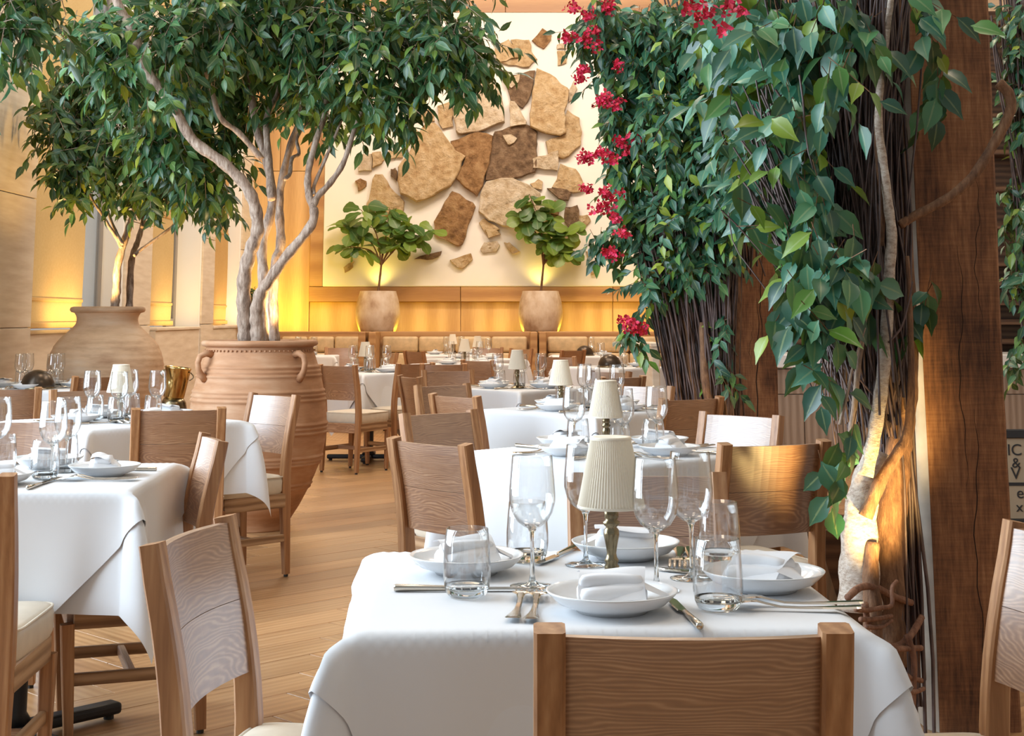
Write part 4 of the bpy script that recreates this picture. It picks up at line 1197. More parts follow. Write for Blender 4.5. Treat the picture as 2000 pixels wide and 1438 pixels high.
def plant_leaves(root, shape, mat, items, n_obj, name='leaf', rest='foliage'):
    """items: (position, 3x3 frame, length). The n_obj that show largest become leaf objects, the rest one part"""
    base = Vector(root.location)
    v0 = np.array(shape[0], dtype=np.float64)
    f0 = np.array(shape[1], dtype=np.int64)
    def key(it):
        p = it[0]
        d = max(p.y, 0.5)
        seen = abs(p.x) < 0.345 * d and -0.3 * d < (p.z - 1.23) < 0.216 * d
        return (0 if seen else 1, p.y - 0.9 * it[2] * 5)
    items = sorted(items, key=key)
    rib = [0.0 if i % 3 == 1 else 1.0 for i in range(len(v0))]
    def add_rib(me_, k):
        a_ = me_.attributes.new('rib', 'FLOAT', 'POINT')
        a_.data.foreach_set('value', rib * k)
    me = None
    for p, fr, s in items[:n_obj]:
        if me is None:
            o = mesh_obj(name, shape[0], shape[1], mat, root, True)
            me = o.data
            add_rib(me, 1)
        else:
            o = bpy.data.objects.new(name, me)
            COL.objects.link(o)
            o.parent = root
        o.matrix_basis = Matrix.Translation(p - base) @ fr.to_4x4() @ Matrix.Scale(s, 4)
    rem = items[n_obj:]
    if rem:
        n = len(v0)
        V = np.concatenate([v0 @ (np.array(fr) * s).T + np.array(p - base) for p, fr, s in rem])
        F = np.concatenate([f0 + n * i for i in range(len(rem))])
        o = mesh_obj(rest, V.tolist(), F.tolist(), mat, root, True)
        add_rib(o.data, len(rem))
        tag(o, kind='stuff')

def rv(s=1.0):
    return Vector((R.uniform(-s, s), R.uniform(-s, s), R.uniform(-s, s)))
def in_lobe(lb, lo=0.35):
    while True:
        q = rv()
        if 0.05 < q.length <= 1:
            break
    q = q.normalized() * (lo + (1 - lo) * R.random() ** 0.6)
    return Vector((lb[0] + q.x * lb[3], lb[1] + q.y * lb[4], lb[2] + q.z * lb[5])), q

def sprays(lobes, total, per, leaf, twigs, droop, outw, face, lo=0.35, span=0.30, rad=0.0022):
    """leafy twigs filling ellipsoid lobes; returns leaf items and adds the twigs to a mesh"""
    items = []
    areas = [l[3] * l[5] for l in lobes]
    A = sum(areas)
    for lb, a in zip(lobes, areas):
        for _ in range(max(1, int(total / per * a / A))):
            p, q = in_lobe(lb, lo)
            d = (q * outw + Vector((0, 0, -droop)) + rv(0.7)).normalized()
            L = span * R.uniform(0.6, 1.15)
            p = p - d * L * 0.5
            side = d.cross(Vector((0, 0, 1)) + rv(0.4))
            side = side.normalized() if side.length > 0.05 else Vector((1, 0, 0))
            pts = []
            for k in range(per + 1):
                t = k / per
                c = p + d * (L * t) + Vector((0, 0, -0.10 * L * droop * t * t))
                pts.append(c)
                if k == 0: continue
                sg = 1 if k % 2 else -1
                ld = (d * 0.55 + side * (0.75 * sg) + Vector((0, 0, -0.55 * droop)) + rv(0.45)) if k < per else d + rv(0.3)
                nr = Vector((q.x * 0.6, q.y * 0.6, 0.55)) + Vector(face) + rv(0.75)
                items.append((c, frame_of(ld, nr), leaf * R.uniform(0.7, 1.2)))
            if twigs is not None:
                twigs.tube(pts[::2] if len(pts) > 5 else pts, rad, 3, False)
    return items

def spline(pts, k=5):
    out = []
    P = [pts[0]] + list(pts) + [pts[-1]]
    for i in range(1, len(P) - 2):
        a, b, c, d = (np.array(P[i + j]) for j in (-1, 0, 1, 2))
        for j in range(k):
            t = j / k
            out.append(0.5 * (2 * b + (c - a) * t + (2 * a - 5 * b + 4 * c - d) * t * t + (3 * b - a - 3 * c + d) * t ** 3))
    out.append(np.array(P[-2]))
    return out
def limb(pts, root, name, mat, n=10, knots=0.10):
    base = np.array(root.location)
    S = spline(pts)
    ph = R.uniform(0, 6)
    m = MB().tube([Vector(s[:3] - base) for s in S], [max(0.002, s[3]) * (1 + knots * math.sin(1.7 * i + ph)) for i, s in enumerate(S)], n)
    return m.build(name, mat, root, True)

FICUS_LIMBS = [[[-1.574,8.8,1.074,0.0455],[-1.576,8.767,1.17,0.0439],[-1.58,8.733,1.32,0.0424],[-1.573,8.7,1.48,0.0408],[-1.534,8.667,1.623,0.0392],[-1.492,8.633,1.735,0.0377],[-1.508,8.6,1.883,0.0362],[-1.565,8.567,2.0,0.0347],[-1.691,8.533,2.126,0.0332],[-1.858,8.5,2.251,0.0317],[-1.967,8.467,2.439,0.0302],[-2.102,8.433,2.615,0.0287],[-2.158,8.4,2.76,0.0272],[-2.215,8.367,2.905,0.0258],[-2.292,8.333,3.049,0.0243],[-2.325,8.3,3.223,0.0229]],[[-1.496,8.75,1.075,0.0422],[-1.499,8.736,1.17,0.0398],[-1.504,8.721,1.26,0.0374],[-1.481,8.707,1.364,0.035],[-1.429,8.693,1.441,0.0325],[-1.333,8.679,1.576,0.0301],[-1.182,8.664,1.767,0.0277],[-1.167,8.65,1.871,0.0254]],[[-1.166,8.65,1.856,0.0224],[-1.209,8.7,1.966,0.021],[-1.215,8.75,2.109,0.0196],[-1.174,8.8,2.309,0.0182],[-1.142,8.85,2.44,0.0168],[-1.13,8.9,2.628,0.0153],[-1.109,8.95,2.86,0.0139]],[[-1.173,8.65,1.871,0.0224],[-1.152,8.686,1.935,0.0205],[-1.088,8.721,2.014,0.0187],[-1.012,8.757,2.14,0.0168],[-0.957,8.793,2.33,0.0149],[-0.94,8.829,2.397,0.013],[-0.844,8.864,2.622,0.0111],[-0.693,8.9,2.819,0.0092]],[[-1.172,8.7,1.951,0.0135],[-1.183,8.75,2.004,0.0121],[-1.131,8.8,2.154,0.0106],[-1.078,8.85,2.306,0.0092],[-1.018,8.9,2.485,0.0077]],[[-1.493,8.95,1.072,0.037],[-1.513,8.983,1.291,0.0349],[-1.517,9.017,1.477,0.0328],[-1.534,9.05,1.675,0.0307],[-1.485,9.083,1.919,0.0285],[-1.518,9.117,2.155,0.0264],[-1.604,9.15,2.407,0.0242],[-1.655,9.183,2.682,0.022],[-1.657,9.217,2.909,0.0198],[-1.692,9.25,3.148,0.0175]],[[-1.459,8.9,1.937,0.0261],[-1.489,8.98,2.132,0.0235],[-1.526,9.06,2.447,0.0209],[-1.478,9.14,2.61,0.0183],[-1.434,9.22,2.843,0.0156],[-1.404,9.3,3.159,0.0128]],[[-1.512,8.85,2.175,0.0198],[-1.649,8.81,2.332,0.0179],[-1.755,8.77,2.42,0.016],[-1.814,8.73,2.611,0.0141],[-1.829,8.69,2.666,0.0123],[-1.883,8.65,2.806,0.0104]],[[-1.452,9.1,1.069,0.0345],[-1.472,9.133,1.292,0.0327],[-1.471,9.167,1.544,0.0309],[-1.444,9.2,1.682,0.0291],[-1.46,9.233,1.866,0.0272],[-1.463,9.267,2.04,0.0254],[-1.409,9.3,2.314,0.0235],[-1.343,9.333,2.54,0.0216],[-1.343,9.367,2.788,0.0197],[-1.334,9.4,3.078,0.0178]],[[-1.397,9.0,2.07,0.014],[-1.375,9.06,2.108,0.0131],[-1.373,9.12,2.21,0.0123],[-1.338,9.18,2.249,0.0114],[-1.362,9.24,2.353,0.0105],[-1.307,9.3,2.459,0.0096]]]
JAR_TREE_LIMBS = [[[-2.945,11.0,1.26,0.036],[-2.944,11.0,1.343,0.0337],[-2.936,11.0,1.437,0.0313],[-2.935,11.0,1.607,0.0289],[-2.893,11.0,1.79,0.0266],[-2.859,11.0,1.912,0.0242],[-2.822,11.0,2.046,0.0218],[-2.787,11.0,2.257,0.0194],[-2.815,11.0,2.489,0.0171]],[[-2.897,10.95,1.742,0.0151],[-2.935,10.91,1.823,0.0135],[-2.972,10.87,1.889,0.012],[-3.03,10.83,1.995,0.0105],[-3.086,10.79,2.087,0.0089],[-3.158,10.75,2.272,0.0074]],[[-2.877,10.9,1.762,0.0132],[-2.944,10.925,1.869,0.0118],[-3.001,10.95,1.985,0.0104],[-3.036,10.975,2.101,0.009],[-3.079,11.0,2.334,0.0076]],[[-2.864,11.1,1.26,0.0287],[-2.871,11.129,1.344,0.0269],[-2.877,11.157,1.613,0.025],[-2.865,11.186,1.729,0.0231],[-2.848,11.214,1.801,0.0213],[-2.824,11.243,1.927,0.0194],[-2.812,11.271,2.046,0.0175],[-2.805,11.3,2.325,0.0156]],[[-2.829,11.05,1.685,0.0133],[-2.8,11.083,1.725,0.0124],[-2.7,11.117,1.807,0.0115],[-2.576,11.15,1.909,0.0106],[-2.531,11.183,1.981,0.0096],[-2.424,11.217,2.081,0.0087],[-2.357,11.25,2.202,0.0078]],[[-2.788,11.1,1.899,0.0134],[-2.8,11.167,2.0,0.0116],[-2.741,11.233,2.063,0.0097],[-2.683,11.3,2.206,0.0078]]]
FICUS_LOBES = [[-2.13,8.6,2.766,0.445,0.45,0.326],[-2.418,8.7,2.846,0.24,0.4,0.24],[-1.798,8.9,2.947,0.46,0.6,0.338],[-1.421,9.1,3.084,0.533,0.7,0.345],[-0.945,8.9,2.819,0.491,0.5,0.368],[-0.462,8.7,2.877,0.39,0.45,0.3],[-1.154,9.1,2.578,0.377,0.45,0.188],[-2.118,9.3,2.262,0.224,0.3,0.241],[-2.264,9.2,2.479,0.254,0.4,0.254],[-1.941,9.5,2.654,0.328,0.35,0.295],[-0.673,8.7,2.442,0.135,0.25,0.135],[-1.642,9.7,2.754,0.368,0.3,0.268],[-0.289,8.6,2.766,0.208,0.3,0.237],[-0.806,8.8,2.518,0.182,0.3,0.152],[-1.982,9.6,2.194,0.232,0.25,0.232],[-1.84,8.9,3.302,0.798,0.7,0.184],[-0.761,8.9,3.27,0.614,0.7,0.184]]
JAR_TREE_LOBES = [[-3.289,11,2.762,0.322,0.5,0.228],[-2.935,11.1,2.934,0.421,0.5,0.268],[-3.335,10.8,2.543,0.242,0.4,0.186],[-2.98,10.9,2.478,0.413,0.5,0.263],[-2.58,11,2.373,0.341,0.5,0.266],[-3.116,10.8,2.295,0.261,0.4,0.168],[-2.72,10.9,2.153,0.319,0.4,0.132],[-2.467,11.2,2.315,0.27,0.4,0.232],[-2.245,11,2.103,0.144,0.25,0.106],[-3.261,11,3.017,0.266,0.4,0.133],[-2.589,11.3,2.965,0.351,0.4,0.273],[-3.172,10.7,2.08,0.111,0.2,0.092]]
NEAR_TREE_LOBES = [[-2.229,6.5,2.59,0.168,0.3,0.123],[-2.278,6.4,2.43,0.132,0.3,0.11],[-2.146,6.6,2.611,0.102,0.2,0.08],[-2.176,6.5,2.449,0.101,0.25,0.09],[-2.557,6.6,2.623,0.205,0.4,0.182],[-2.262,6.6,2.839,0.273,0.4,0.137]]
NEAR_VINE_LOBES = [[0.692,5.0,2.231,0.095,0.2,0.103],[0.768,4.6,2.184,0.127,0.2,0.111],[0.875,4.4,2.127,0.106,0.15,0.091],[0.977,4.3,2.106,0.089,0.1,0.074],[1.059,4.3,2.06,0.052,0.06,0.082],[0.78,4.8,2.018,0.141,0.2,0.149],[0.871,4.4,1.984,0.091,0.12,0.091],[0.937,4.15,1.889,0.072,0.05,0.05],[0.776,4.7,1.818,0.122,0.2,0.13],[0.859,4.4,1.827,0.076,0.12,0.091],[0.86,4.35,1.667,0.082,0.12,0.082],[0.787,4.6,1.627,0.095,0.12,0.095],[0.877,4.3,1.556,0.074,0.12,0.089],[0.796,4.45,1.467,0.061,0.08,0.077],[0.835,4.3,1.392,0.082,0.1,0.074],[0.899,4.15,1.387,0.072,0.06,0.05],[0.807,4.25,1.274,0.073,0.08,0.059],[0.883,4.2,1.216,0.072,0.1,0.072],[0.85,4.2,1.073,0.043,0.05,0.051],[0.901,4.2,0.876,0.065,0.08,0.036],[0.863,4.2,0.799,0.029,0.04,0.02],[1.222,4.3,2.13,0.074,0.05,0.052],[1.295,4.45,1.945,0.034,0.03,0.092],[1.238,4.4,1.26,0.049,0.05,0.038],[0.967,4.1,1.399,0.035,0.05,0.057],[1.014,4.25,1.317,0.044,0.06,0.059]]
FAR_VINE_LOBES = [[0.568,8.9,3.011,0.23,0.35,0.184],[0.787,8.9,2.819,0.307,0.4,0.307],[1.017,8.7,2.877,0.33,0.4,0.3],[1.263,8.5,2.748,0.322,0.4,0.352],[0.728,9.0,2.451,0.202,0.35,0.248],[1.008,8.7,2.318,0.33,0.4,0.33],[1.279,8.5,2.113,0.278,0.35,0.322],[0.77,9.0,2.039,0.171,0.3,0.233],[1.01,8.8,1.775,0.288,0.35,0.243],[1.24,8.7,1.739,0.18,0.3,0.21],[0.704,9.0,1.757,0.155,0.3,0.155],[0.852,8.95,1.46,0.185,0.25,0.154],[1.061,8.75,1.53,0.211,0.25,0.121],[1.226,8.7,1.023,0.066,0.12,0.225],[0.729,8.9,1.139,0.049,0.1,0.138],[0.547,9.0,1.663,0.099,0.15,0.078],[0.662,9.0,2.197,0.093,0.2,0.124],[0.479,9.0,2.966,0.124,0.2,0.124],[1.506,8.9,2.596,0.215,0.25,0.338],[1.596,9,2.999,0.248,0.3,0.217]]
EDGE_VINE_LOBES = [[3.3,9.4,3.078,0.13,0.3,0.292],[3.29,9.4,2.539,0.123,0.3,0.292],[3.267,9.4,1.878,0.113,0.3,0.357],[3.191,9.3,1.421,0.071,0.2,0.192],[3.18,9.3,1.009,0.064,0.2,0.16],[3.595,9.5,2.284,0.229,0.4,1.081]]
BLOSSOMS = [[0.367,8.6,3.06],[0.458,8.6,3.014],[0.566,8.6,3.082],[0.411,8.6,2.874],[0.488,8.6,2.92],[0.32,8.6,2.883],[0.503,8.6,2.834],[0.581,8.6,3.045],[0.425,8.6,2.673],[0.41,8.6,2.627],[0.545,8.6,2.519],[0.521,8.6,2.483],[0.621,8.6,2.473],[0.648,8.6,2.245],[0.724,8.6,2.275],[0.527,8.6,2.184],[0.452,8.6,2.154],[0.407,8.6,2.16],[0.572,8.6,2.154],[0.678,8.6,2.199],[0.45,8.6,1.973],[0.555,8.6,1.949],[0.585,8.6,1.928],[0.509,8.6,1.859],[0.555,8.6,1.868],[0.599,8.6,1.808],[0.582,8.6,1.584],[0.567,8.6,1.608],[0.711,8.6,1.186],[0.667,8.6,1.207],[0.74,8.6,1.157],[0.652,8.6,1.718],[0.638,8.6,2.704]]
NEAR_BLOSSOMS = [[0.537,4.2,2.113],[0.574,4.2,2.101],[0.56,4.2,2.135],[0.657,4.2,2.119],[0.604,4.2,2.071],[0.635,4.2,2.135]]
VINE_STEMS = [[[0.999,4.38,0.401,0.0642],[1.0,4.38,0.529,0.0566],[1.008,4.38,0.658,0.0491],[1.029,4.38,0.759,0.0415],[1.066,4.38,0.846,0.034]],[[1.084,4.42,0.238,0.0594],[1.085,4.43,0.406,0.0544],[1.101,4.44,0.578,0.0493],[1.124,4.45,0.722,0.0442],[1.146,4.46,0.839,0.0391],[1.168,4.47,0.928,0.0339],[1.19,4.48,1.048,0.0287],[1.2,4.49,1.261,0.0235],[1.204,4.5,1.54,0.0183],[1.206,4.51,1.858,0.0131],[1.214,4.52,2.217,0.0078]],[[0.998,4.28,0.228,0.031],[1.015,4.297,0.403,0.0272],[1.016,4.313,0.498,0.0233],[1.03,4.33,0.594,0.0194]],[[1.008,4.3,0.782,0.0222],[1.031,4.304,0.867,0.0211],[1.054,4.308,0.968,0.0201],[1.074,4.312,1.084,0.019],[1.091,4.317,1.23,0.0179],[1.105,4.321,1.378,0.0168],[1.115,4.325,1.468,0.0157],[1.109,4.329,1.559,0.0146],[1.1,4.333,1.68,0.0134],[1.091,4.337,1.803,0.0123],[1.107,4.342,1.958,0.0112],[1.134,4.346,2.116,0.0101],[1.162,4.35,2.306,0.009]],[[0.967,4.3,0.882,0.0096],[0.982,4.3,0.968,0.009],[0.993,4.3,1.055,0.0085],[1.012,4.3,1.171,0.0079],[1.027,4.3,1.259,0.0073],[1.042,4.3,1.348,0.0067]],[[0.922,4.22,0.931,0.0051],[0.946,4.22,1.016,0.0044],[0.963,4.22,1.087,0.0036],[1.003,4.22,1.201,0.0029]],[[1.004,4.3,0.669,0.0208],[1.053,4.307,0.767,0.0187],[1.101,4.314,0.838,0.0166],[1.137,4.321,0.895,0.0145],[1.152,4.329,0.981,0.0124],[1.16,4.336,1.083,0.0103],[1.165,4.343,1.23,0.0081],[1.165,4.35,1.409,0.006]],[[1.154,4.38,1.501,0.0136],[1.205,4.38,1.532,0.014],[1.299,4.38,1.581,0.0143],[1.378,4.38,1.647,0.0147],[1.452,4.38,1.755,0.0151],[1.491,4.38,1.824,0.0155],[1.503,4.38,1.863,0.0159],[1.495,4.38,1.902,0.0162],[1.468,4.38,1.93,0.0166]],[[1.087,4.3,1.157,0.0037],[1.126,4.3,1.201,0.0032],[1.151,4.3,1.274,0.0027],[1.164,4.3,1.333,0.0022]],[[1.089,4.35,1.828,0.0075],[1.088,4.35,1.713,0.0085],[1.095,4.35,1.56,0.0095],[1.088,4.35,1.439,0.0105]]]
VINE_ROOTS = [[[0.924,4.2,0.465,0.013],[0.971,4.25,0.484,0.0128],[1.026,4.3,0.475,0.0126],[1.088,4.35,0.442,0.0124],[1.152,4.4,0.415,0.0121]],[[0.944,4.2,0.435,0.0094],[0.984,4.22,0.429,0.0089],[1.024,4.24,0.431,0.0083],[1.06,4.26,0.435,0.0078],[1.067,4.28,0.476,0.0072],[1.087,4.3,0.493,0.0067]],[[0.957,4.2,0.408,0.0087],[1.011,4.25,0.399,0.0081],[1.069,4.3,0.398,0.0074]],[[0.975,4.22,0.384,0.008],[1.029,4.27,0.374,0.0074],[1.074,4.32,0.382,0.0067]],[[1.004,4.2,0.348,0.013],[1.044,4.25,0.328,0.0128],[1.085,4.3,0.317,0.0126],[1.135,4.35,0.337,0.0124],[1.18,4.4,0.376,0.0121]],[[1.015,4.22,0.323,0.0116],[1.07,4.27,0.315,0.0107],[1.155,4.32,0.307,0.0097]],[[1.044,4.2,0.301,0.0101],[1.097,4.275,0.243,0.0096],[1.159,4.35,0.212,0.009]],[[1.062,4.2,0.22,0.0101],[1.117,4.275,0.199,0.0088],[1.166,4.35,0.191,0.0075]],[[0.977,4.22,0.445,0.0116],[1.004,4.287,0.364,0.0113],[1.075,4.353,0.267,0.011],[1.146,4.42,0.125,0.0107]],[[1.198,4.5,0.717,0.0109],[1.2,4.5,0.569,0.0112],[1.197,4.5,0.393,0.0116],[1.186,4.5,0.22,0.012],[1.178,4.5,0.105,0.0124]],[[1.108,4.3,0.347,0.0119],[1.127,4.3,0.278,0.0111],[1.117,4.3,0.142,0.0104]],[[1.13,4.45,0.664,0.0153],[1.148,4.45,0.547,0.0133],[1.153,4.45,0.417,0.0113],[1.142,4.45,0.288,0.0092]],[[1.111,4.45,0.576,0.0199],[1.129,4.45,0.446,0.0189],[1.131,4.45,0.302,0.0179],[1.138,4.45,0.104,0.0169]]]

def tree(name, label, base, limbs, lobes, total, leaf, n_obj, bark, lo=0.3, span=0.32):
    o = thing(name, label, 'tree', base)
    for l in limbs:
        limb(l, o, 'limb', bark, 12)
    tw = MB()
    items = sprays(lobes, total, 9, leaf, tw, 0.55, 0.7, (0, -0.3, 0.2), lo, span)
    items = [i for i in items if i[0].x > -3.66]
    b = Vector(base)
    tw.v = [tuple(Vector(p) - b) for p in tw.v]
    tag(tw.build('twigs', bark, o), kind='stuff')
    plant_leaves(o, LEAF_FICUS, M['leaf_ficus'], items, n_obj)
    return o
tree('ficus_tree', 'tall many-limbed ficus tree growing from the ribbed terracotta jar', (-1.51, 8.92, 1.03), FICUS_LIMBS, FICUS_LOBES, 9500, 0.112, 300, M['bark'])
tree('ficus_tree', 'smaller ficus tree growing from the wide-shouldered clay jar', (-2.995, 11.0, 1.25), JAR_TREE_LIMBS, JAR_TREE_LOBES, 5200, 0.112, 300, M['bark'])
nt_limbs = [[(-3.0, 6.7, 0.0, 0.07), (-2.95, 6.7, 0.9, 0.06), (-2.85, 6.65, 1.7, 0.05), (-2.6, 6.6, 2.4, 0.035), (-2.2, 6.5, 2.75, 0.012)],
            [(-2.85, 6.65, 1.7, 0.035), (-2.75, 6.6, 2.2, 0.025), (-2.45, 6.5, 2.5, 0.008)]]
tree('ficus_tree', 'dark leafy ficus branch hanging into the top left corner', (-3.0, 6.7, 0), nt_limbs, NEAR_TREE_LOBES, 900, 0.10, 200, M['bark'])

# fiddle leaf figs
def fig(x, spread, label):
    o = thing('fiddle_leaf_fig', label, 'potted plant', (x, 21.57, 1.56))
    st = [[(x, 21.55, 1.55, 0.020), (x + 0.03, 21.55, 1.85, 0.016), (x + 0.06, 21.53, 2.15, 0.013)]]
    tips = []
    for dx, dy, dz in spread:
        e = (x + dx, 21.52 + dy, 1.56 + dz)
        m_ = (x + 0.06 + dx * 0.35, 21.53 + dy * 0.4, 2.15 + (dz - 0.6) * 0.45)
        st.append([(x + 0.04, 21.55, 1.98, 0.011), (*m_, 0.009), (*e, 0.005)])
        tips.append((Vector(m_), Vector(e)))
    for l in st:
        limb(l, o, 'stem', M['bark_brown'], 7)
    items = []
    for m_, e in tips:
        for k in range(15):
            p = m_.lerp(e, 0.2 + 0.8 * k / 14)
            a = k * 2.4 + R.uniform(-0.4, 0.4)
            d = Vector((math.cos(a), math.sin(a) * 0.55 - 0.40, R.uniform(-0.8, 0.7)))
            items.append((p, frame_of(d, Vector((0, -0.7, 0.8)) + rv(0.5)), R.uniform(0.19, 0.30)))
    plant_leaves(o, LEAF_FIG, M['leaf_fig'], items, 300)
    return o
fig(-1.95, [(-0.52, 0.0, 1.00), (-0.25, -0.1, 1.22), (0.16, -0.02, 1.26), (0.48, -0.1, 1.02), (0.80, 0.0, 0.92), (0.32, 0.0, 0.72), (-0.50, 0.0, 0.70)], 'wide fiddle leaf fig in the planter before the tilted brown stone')
fig(0.415, [(-0.26, 0.0, 1.12), (-0.16, -0.1, 1.45), (0.14, 0.0, 1.20), (0.45, -0.05, 0.95), (0.40, 0.0, 0.62), (0.10, -0.1, 0.78)], 'narrow upright fiddle leaf fig in the planter nearer the vines')

# small shrub on the far sill
sh_ = thing('potted_shrub', 'small dense shrub in a wooden pot on the far window sill', 'potted plant', (-3.46, 19.45, 1.125))
MB().lathe([(0.10, 0.0), (0.105, 0.01), (0.115, 0.16), (0.108, 0.16), (0.10, 0.13), (0.0, 0.13)], 24, cap0=True).build('pot', M['oak_z'], sh_, True)
tw = MB()
it = sprays([(-3.46, 19.45, 1.44, 0.13, 0.13, 0.17)], 420, 7, 0.055, tw, 0.0, 0.9, (0, -0.2, 0.3), 0.1, 0.13, 0.002)
tw.v = [tuple(Vector(p) - Vector(sh_.location)) for p in tw.v]
for k in range(9):
    a = k * 0.7
    tw.tube([(0.03 * math.cos(a), 0.03 * math.sin(a), 0.12), (0.09 * math.cos(a), 0.09 * math.sin(a), 0.40)], 0.004, 4)
tag(tw.build('twigs', M['bark_brown'], sh_), kind='stuff')
plant_leaves(sh_, LEAF_SMALL, M['leaf_ficus'], it, 0)

# ------------------------------------------------------------------ timber posts
def post(label, x0, x1, y0, y1, h, checks, sap):
    o = thing('timber_post', label, 'post', ((x0 + x1) / 2, (y0 + y1) / 2, 0))
    w, d = (x1 - x0) / 2, (y1 - y0) / 2
    m = MB()
    n = 60
    v, f = [], []
    for k in range(n + 1):
        z = h * k / n
        a = 0.006 * math.sin(2.1 * z + 1) + R.uniform(-0.0012, 0.0012)
        b = 0.005 * math.sin(1.7 * z + 3) + R.uniform(-0.0012, 0.0012)
        c = 0.008
        xl, xr = -w + a, w + b
        for px, py in ((xl + c, -d), (xr - c, -d), (xr, -d + c), (xr, d - c), (xr - c, d), (xl + c, d), (xl, d - c), (xl, -d + c)):
            v.append((px, py, z))
    for k in range(n):
        for q in range(8):
            A, B = k * 8 + q, k * 8 + (q + 1) % 8
            f.append((A, B, B + 8, A + 8))
    f.append(tuple(range(7, -1, -1))); f.append(tuple(range(n * 8, n * 8 + 8)))
    m.add(v, f).build('beam', M['timber'], o)
    if sap:
        vv, ff = [], []
        for k in range(n + 1):
            z = h * k / n
            wd = sap * (0.75 + 0.35 * math.sin(1.3 * z) + 0.12 * math.sin(5 * z))
            a = 0.006 * math.sin(2.1 * z + 1)
            vv += [(-w + a + 0.006, -d + 0.0005, z), (-w + a - wd, -d + 0.035, z), (-w + a - wd, d - 0.06, z), (-w + a + 0.006, d - 0.03, z)]
        for k in range(n):
            for q in range(4):
                A, B = k * 4 + q, k * 4 + (q + 1) % 4
                ff.append((A, B, B + 4, A + 4))
        mesh_obj('sapwood_edge', vv, ff, M['timber_pale'], o)
    for (cx, z0, z1, wd) in checks:
        vv, ff = [], []
        nn = 22
        for k in range(nn + 1):
            t = k / nn
            xx = cx + 0.008 * math.sin(9 * t + z0) + 0.004 * math.sin(31 * t) + 0.012 * (t - 0.5)
            hw = wd * math.sin(PI * min(0.97, max(0.03, t))) ** 0.6
            z = z0 + (z1 - z0) * t
            vv += [(xx - hw, -d - 0.0006, z), (xx + hw, -d - 0.0006, z), (xx, -d + 0.02, z)]
        for k in range(nn):
            a = k * 3
            ff += [(a, a + 1, a + 4, a + 3)]
        mesh_obj('drying_check', vv, ff, M['crack'], o)
    return o
post('huge rough-sawn timber post in front of the menu board', 1.268, 1.528, 4.62, 4.88, 6.8, [(0.02, 0.12, 0.95, 0.0016), (-0.005, 0.72, 1.45, 0.0014), (0.06, 1.2, 1.7, 0.0010), (-0.05, 1.75, 2.3, 0.0010)], 0.030)
post('weathered oak post with long cracks beside the service counter', 1.416, 1.678, 9.4, 9.66, 6.8, [(0.0, 0.2, 1.35, 0.0032), (0.035, 1.0, 1.75, 0.0026), (-0.04, 0.9, 1.2, 0.0012)], 0.012)
MBk = MB().lathe([(0.0, 0.0), (0.010, 0.0006), (0.017, 0.0)], 14)
tr_ = thing('planter_trough', 'dark tapered planter trough behind the vine roots', 'planter', (1.50, 5.75, 0))
v = [(-0.25, -0.18, 0.0), (0.25, -0.18, 0.0), (0.25, 0.18, 0.0), (-0.25, 0.18, 0.0), (-0.39, -0.22, 0.46), (0.39, -0.22, 0.46), (0.39, 0.22, 0.46), (-0.39, 0.22, 0.46), (-0.36, -0.19, 0.46), (0.36, -0.19, 0.46), (0.36, 0.19, 0.46), (-0.36, 0.19, 0.46), (-0.34, -0.17, 0.40), (0.34, -0.17, 0.40), (0.34, 0.17, 0.40), (-0.34, 0.17, 0.40)]
f = [(3, 2, 1, 0)] + [(a + k, a + (k + 1) % 4, a + 4 + (k + 1) % 4, a + 4 + k) for a in (0, 4, 8) for k in range(4)]
MB().add(v, f).build('shell', M['shelf_wood'], tr_)
MB().add([(-0.34, -0.17, 0.41), (0.34, -0.17, 0.41), (0.34, 0.17, 0.41), (-0.34, 0.17, 0.41)], [(0, 1, 2, 3)]).build('soil', M['soil'], tr_)

# ------------------------------------------------------------------ vines
def bundle(m, a, b, ra, rb, n, rad, bow=0.05, seg=9):
    """n thin wavering stems from around a to around b"""
    for _ in range(n):
        p = Vector(a) + Vector((R.gauss(0, ra[0]), R.gauss(0, ra[1]), R.uniform(-0.05, 0.10)))
        q = Vector(b) + Vector((R.gauss(0, rb[0]), R.gauss(0, rb[1]), R.uniform(-0.2, 0.2)))
        ph, am = R.uniform(0, 6), R.uniform(0.2, 1.0) * bow
        w = Vector((R.uniform(-1, 1), R.uniform(-0.5, 0.5), 0)) * am
        pts = []
        for k in range(seg + 1):
            t = k / seg
            pts.append(p.lerp(q, t) + w * math.sin(PI * t * 1.6 + ph * 0.3) + Vector((math.sin(7 * t + ph), math.cos(6 * t + ph), 0)) * 0.012 + Vector((math.sin(17 * t + 3 * ph), math.cos(15 * t + 2 * ph), 0)) * 0.006)
        m.tube(pts, R.uniform(0.6, 1.25) * rad, 4, False)
def to_local(m, o):
    b = Vector(o.location)
    m.v = [tuple(Vector(p) - b) for p in m.v]
    return m
def blossom(root, p, size, n):
    vv, ff = [], []
    b = Vector(root.location)
    for _ in range(n):
        c = Vector(p) + Vector((R.gauss(0, 0.34), R.gauss(0, 0.28), R.gauss(0, 0.24))) * size - b
        ax = (rv() + Vector((0, -1.0, 0.1))).normalized()
        for k in range(3):
            fr = Matrix.Rotation(k * 2.1 + R.uniform(-0.3, 0.3), 3, ax)
            d = (fr @ ax.orthogonal()).normalized()
            s = ax.cross(d)
            L = size * R.uniform(0.30, 0.46)
            i = len(vv)
            vv += [c, c + d * L * 0.5 + s * L * 0.40 + ax * L * 0.28, c + d * L + ax * L * 0.40, c + d * L * 0.5 - s * L * 0.40 + ax * L * 0.28]
            ff.append((i, i + 1, i + 2, i + 3))
    mesh_obj('blossom_cluster', vv, ff, M['petal'], root)

